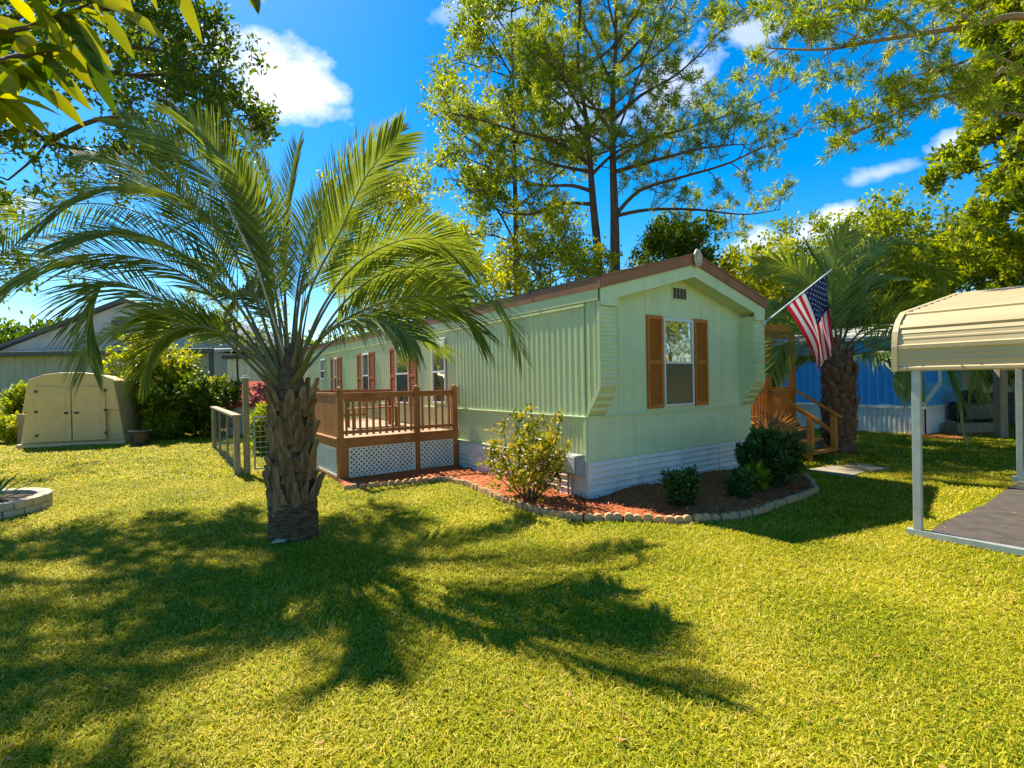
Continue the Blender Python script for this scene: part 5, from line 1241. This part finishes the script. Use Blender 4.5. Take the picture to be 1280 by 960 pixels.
# ================================================================== grass
random.seed(9)
masks = [bp2, [(p.x,p.y) for p in (L2W(-.03,-.03), L2W(W+.03,-.03), L2W(W+.03,LEN), L2W(-.03,LEN))], [(p.x,p.y) for p in (L2W(-DW,DY), L2W(0,DY), L2W(0,DY+DL), L2W(-DW,DY+DL))],
         [(p.x,p.y) for p in CARP], [(PB.x+.27*math.cos(a), PB.y+.27*math.sin(a)) for a in np.linspace(0,6.28,12)], [(RC.x+.72*math.cos(a), RC.y+.72*math.sin(a)) for a in np.linspace(0,6.28,16)]]
GV, GT, GQ = [], [], []; nv = 0
def blades(Y0, Y1, dens, Hh, Wd, ext=1.12, thick=False):
    global nv
    area = (Y1-Y0)*((Y1+Y0)*ext+1.6); n = int(dens*area)
    Y = np.sqrt(rng.uniform(Y0**2, Y1**2, n)); X = rng.uniform(-1, 1, n)*(Y*ext+.8)
    keep = np.ones(n, bool)
    for pl in masks: keep &= ~inpoly(X, Y, pl)
    # mottled density
    dn = .5+.5*np.sin(X*1.9+1.3*np.sin(Y*1.1))*np.sin(Y*2.3+1.1*np.sin(X*1.7)); keep &= rng.uniform(0,1,n) < (.58+.42*dn)
    X = X[keep]; Y = Y[keep]; n = len(X)
    an = rng.uniform(0, 2*np.pi, n); h = Hh*rng.uniform(.45, 1.3, n); ln = rng.uniform(.5, 2.2, n)*h; w_ = Wd*rng.uniform(.6,1.3,n)
    hd = np.stack([np.cos(an), np.sin(an), np.zeros(n)], 1); tw = rng.uniform(-1.1, 1.1, n) ; sd = np.stack([-np.sin(an+tw*.5), np.cos(an+tw*.5), np.zeros(n)], 1)
    B = np.stack([X, Y, np.full(n, -.004)], 1); Z = np.array([0,0,1.])
    mid = B + hd*(ln*.42)[:,None] + Z*(h*.78)[:,None]
    an2 = an + rng.normal(0, .5, n); hd2 = np.stack([np.cos(an2), np.sin(an2), np.zeros(n)], 1)
    tip = mid + hd2*(ln*.58)[:,None] + Z*(h*rng.uniform(-.45,.35,n))[:,None]
    s_ = sd*w_[:,None]*.5
    V = np.stack([B-s_*.8, B+s_*.8, mid+s_, mid-s_, tip], 1).reshape(-1,3); k = np.arange(n)*5+nv
    GV.append(V); GQ.append(np.stack([k,k+1,k+2,k+3],1)); GT.append(np.stack([k+3,k+2,k+4],1)); nv += n*5
blades(1.6, 3.4, 11000, .030, .0048); blades(3.4, 5.5, 6500, .031, .0062); blades(5.5, 9, 2800, .034, .0095, 1.08); blades(9, 15, 700, .045, .02, 1.05); blades(15, 24, 180, .05, .035, 1.0)
V = np.concatenate(GV); Q = np.concatenate(GQ); T = np.concatenate(GT)
tag(np_mesh('grass', V, quads=Q, tris=T, mats=M['grass']), 'coarse yellow green lawn grass covering the yard', 'grass', kind='stuff')
# fallen bits on the lawn
n = 1500; Y = np.sqrt(rng.uniform(2**2, 15**2, n)); X = rng.uniform(-1,1,n)*(Y*1.1+.5); kk = np.ones(n, bool)
for pl in masks[:3]: kk &= ~inpoly(X, Y, pl)
X = X[kk]; Y = Y[kk]; n = len(X); inc = inpoly(X, Y, masks[3]); an = rng.uniform(0, 6.28, n)
D = unit(np.stack([np.cos(an), np.sin(an), rng.normal(0,.15,n)], 1)); Sd = unit(np.cross(D, np.array([0,0,1.])+rng.normal(0,.3,(n,3))))
V, q = kites(np.stack([X, Y, np.where(inc, .018, .030)], 1), D, Sd, rng.uniform(.03,.07,n), rng.uniform(.012,.028,n), .2)
tag(np_mesh('leaf_litter', V, quads=q, mats=M['dry_leaf']), 'dry tan leaves scattered over the lawn and the dark driveway', 'fallen leaves', kind='stuff')
o = MB(); o.add([(0,0,.0),(.12,.01,.01),(.13,.06,.012),(.01,.07,.02),(0,0,.008),(.12,.01,.018),(.13,.06,.02),(.01,.07,.028)], [(3,2,1,0),(4,5,6,7),(0,1,5,4),(1,2,6,5),(2,3,7,6),(3,0,4,7)])
tag(o.build('fallen_chip', M['cream'], None, loc=G(340,683)+Vector((0,0,.03))), 'pale dry palm scrap lying on the grass at the foot of the big palm', 'palm scrap')
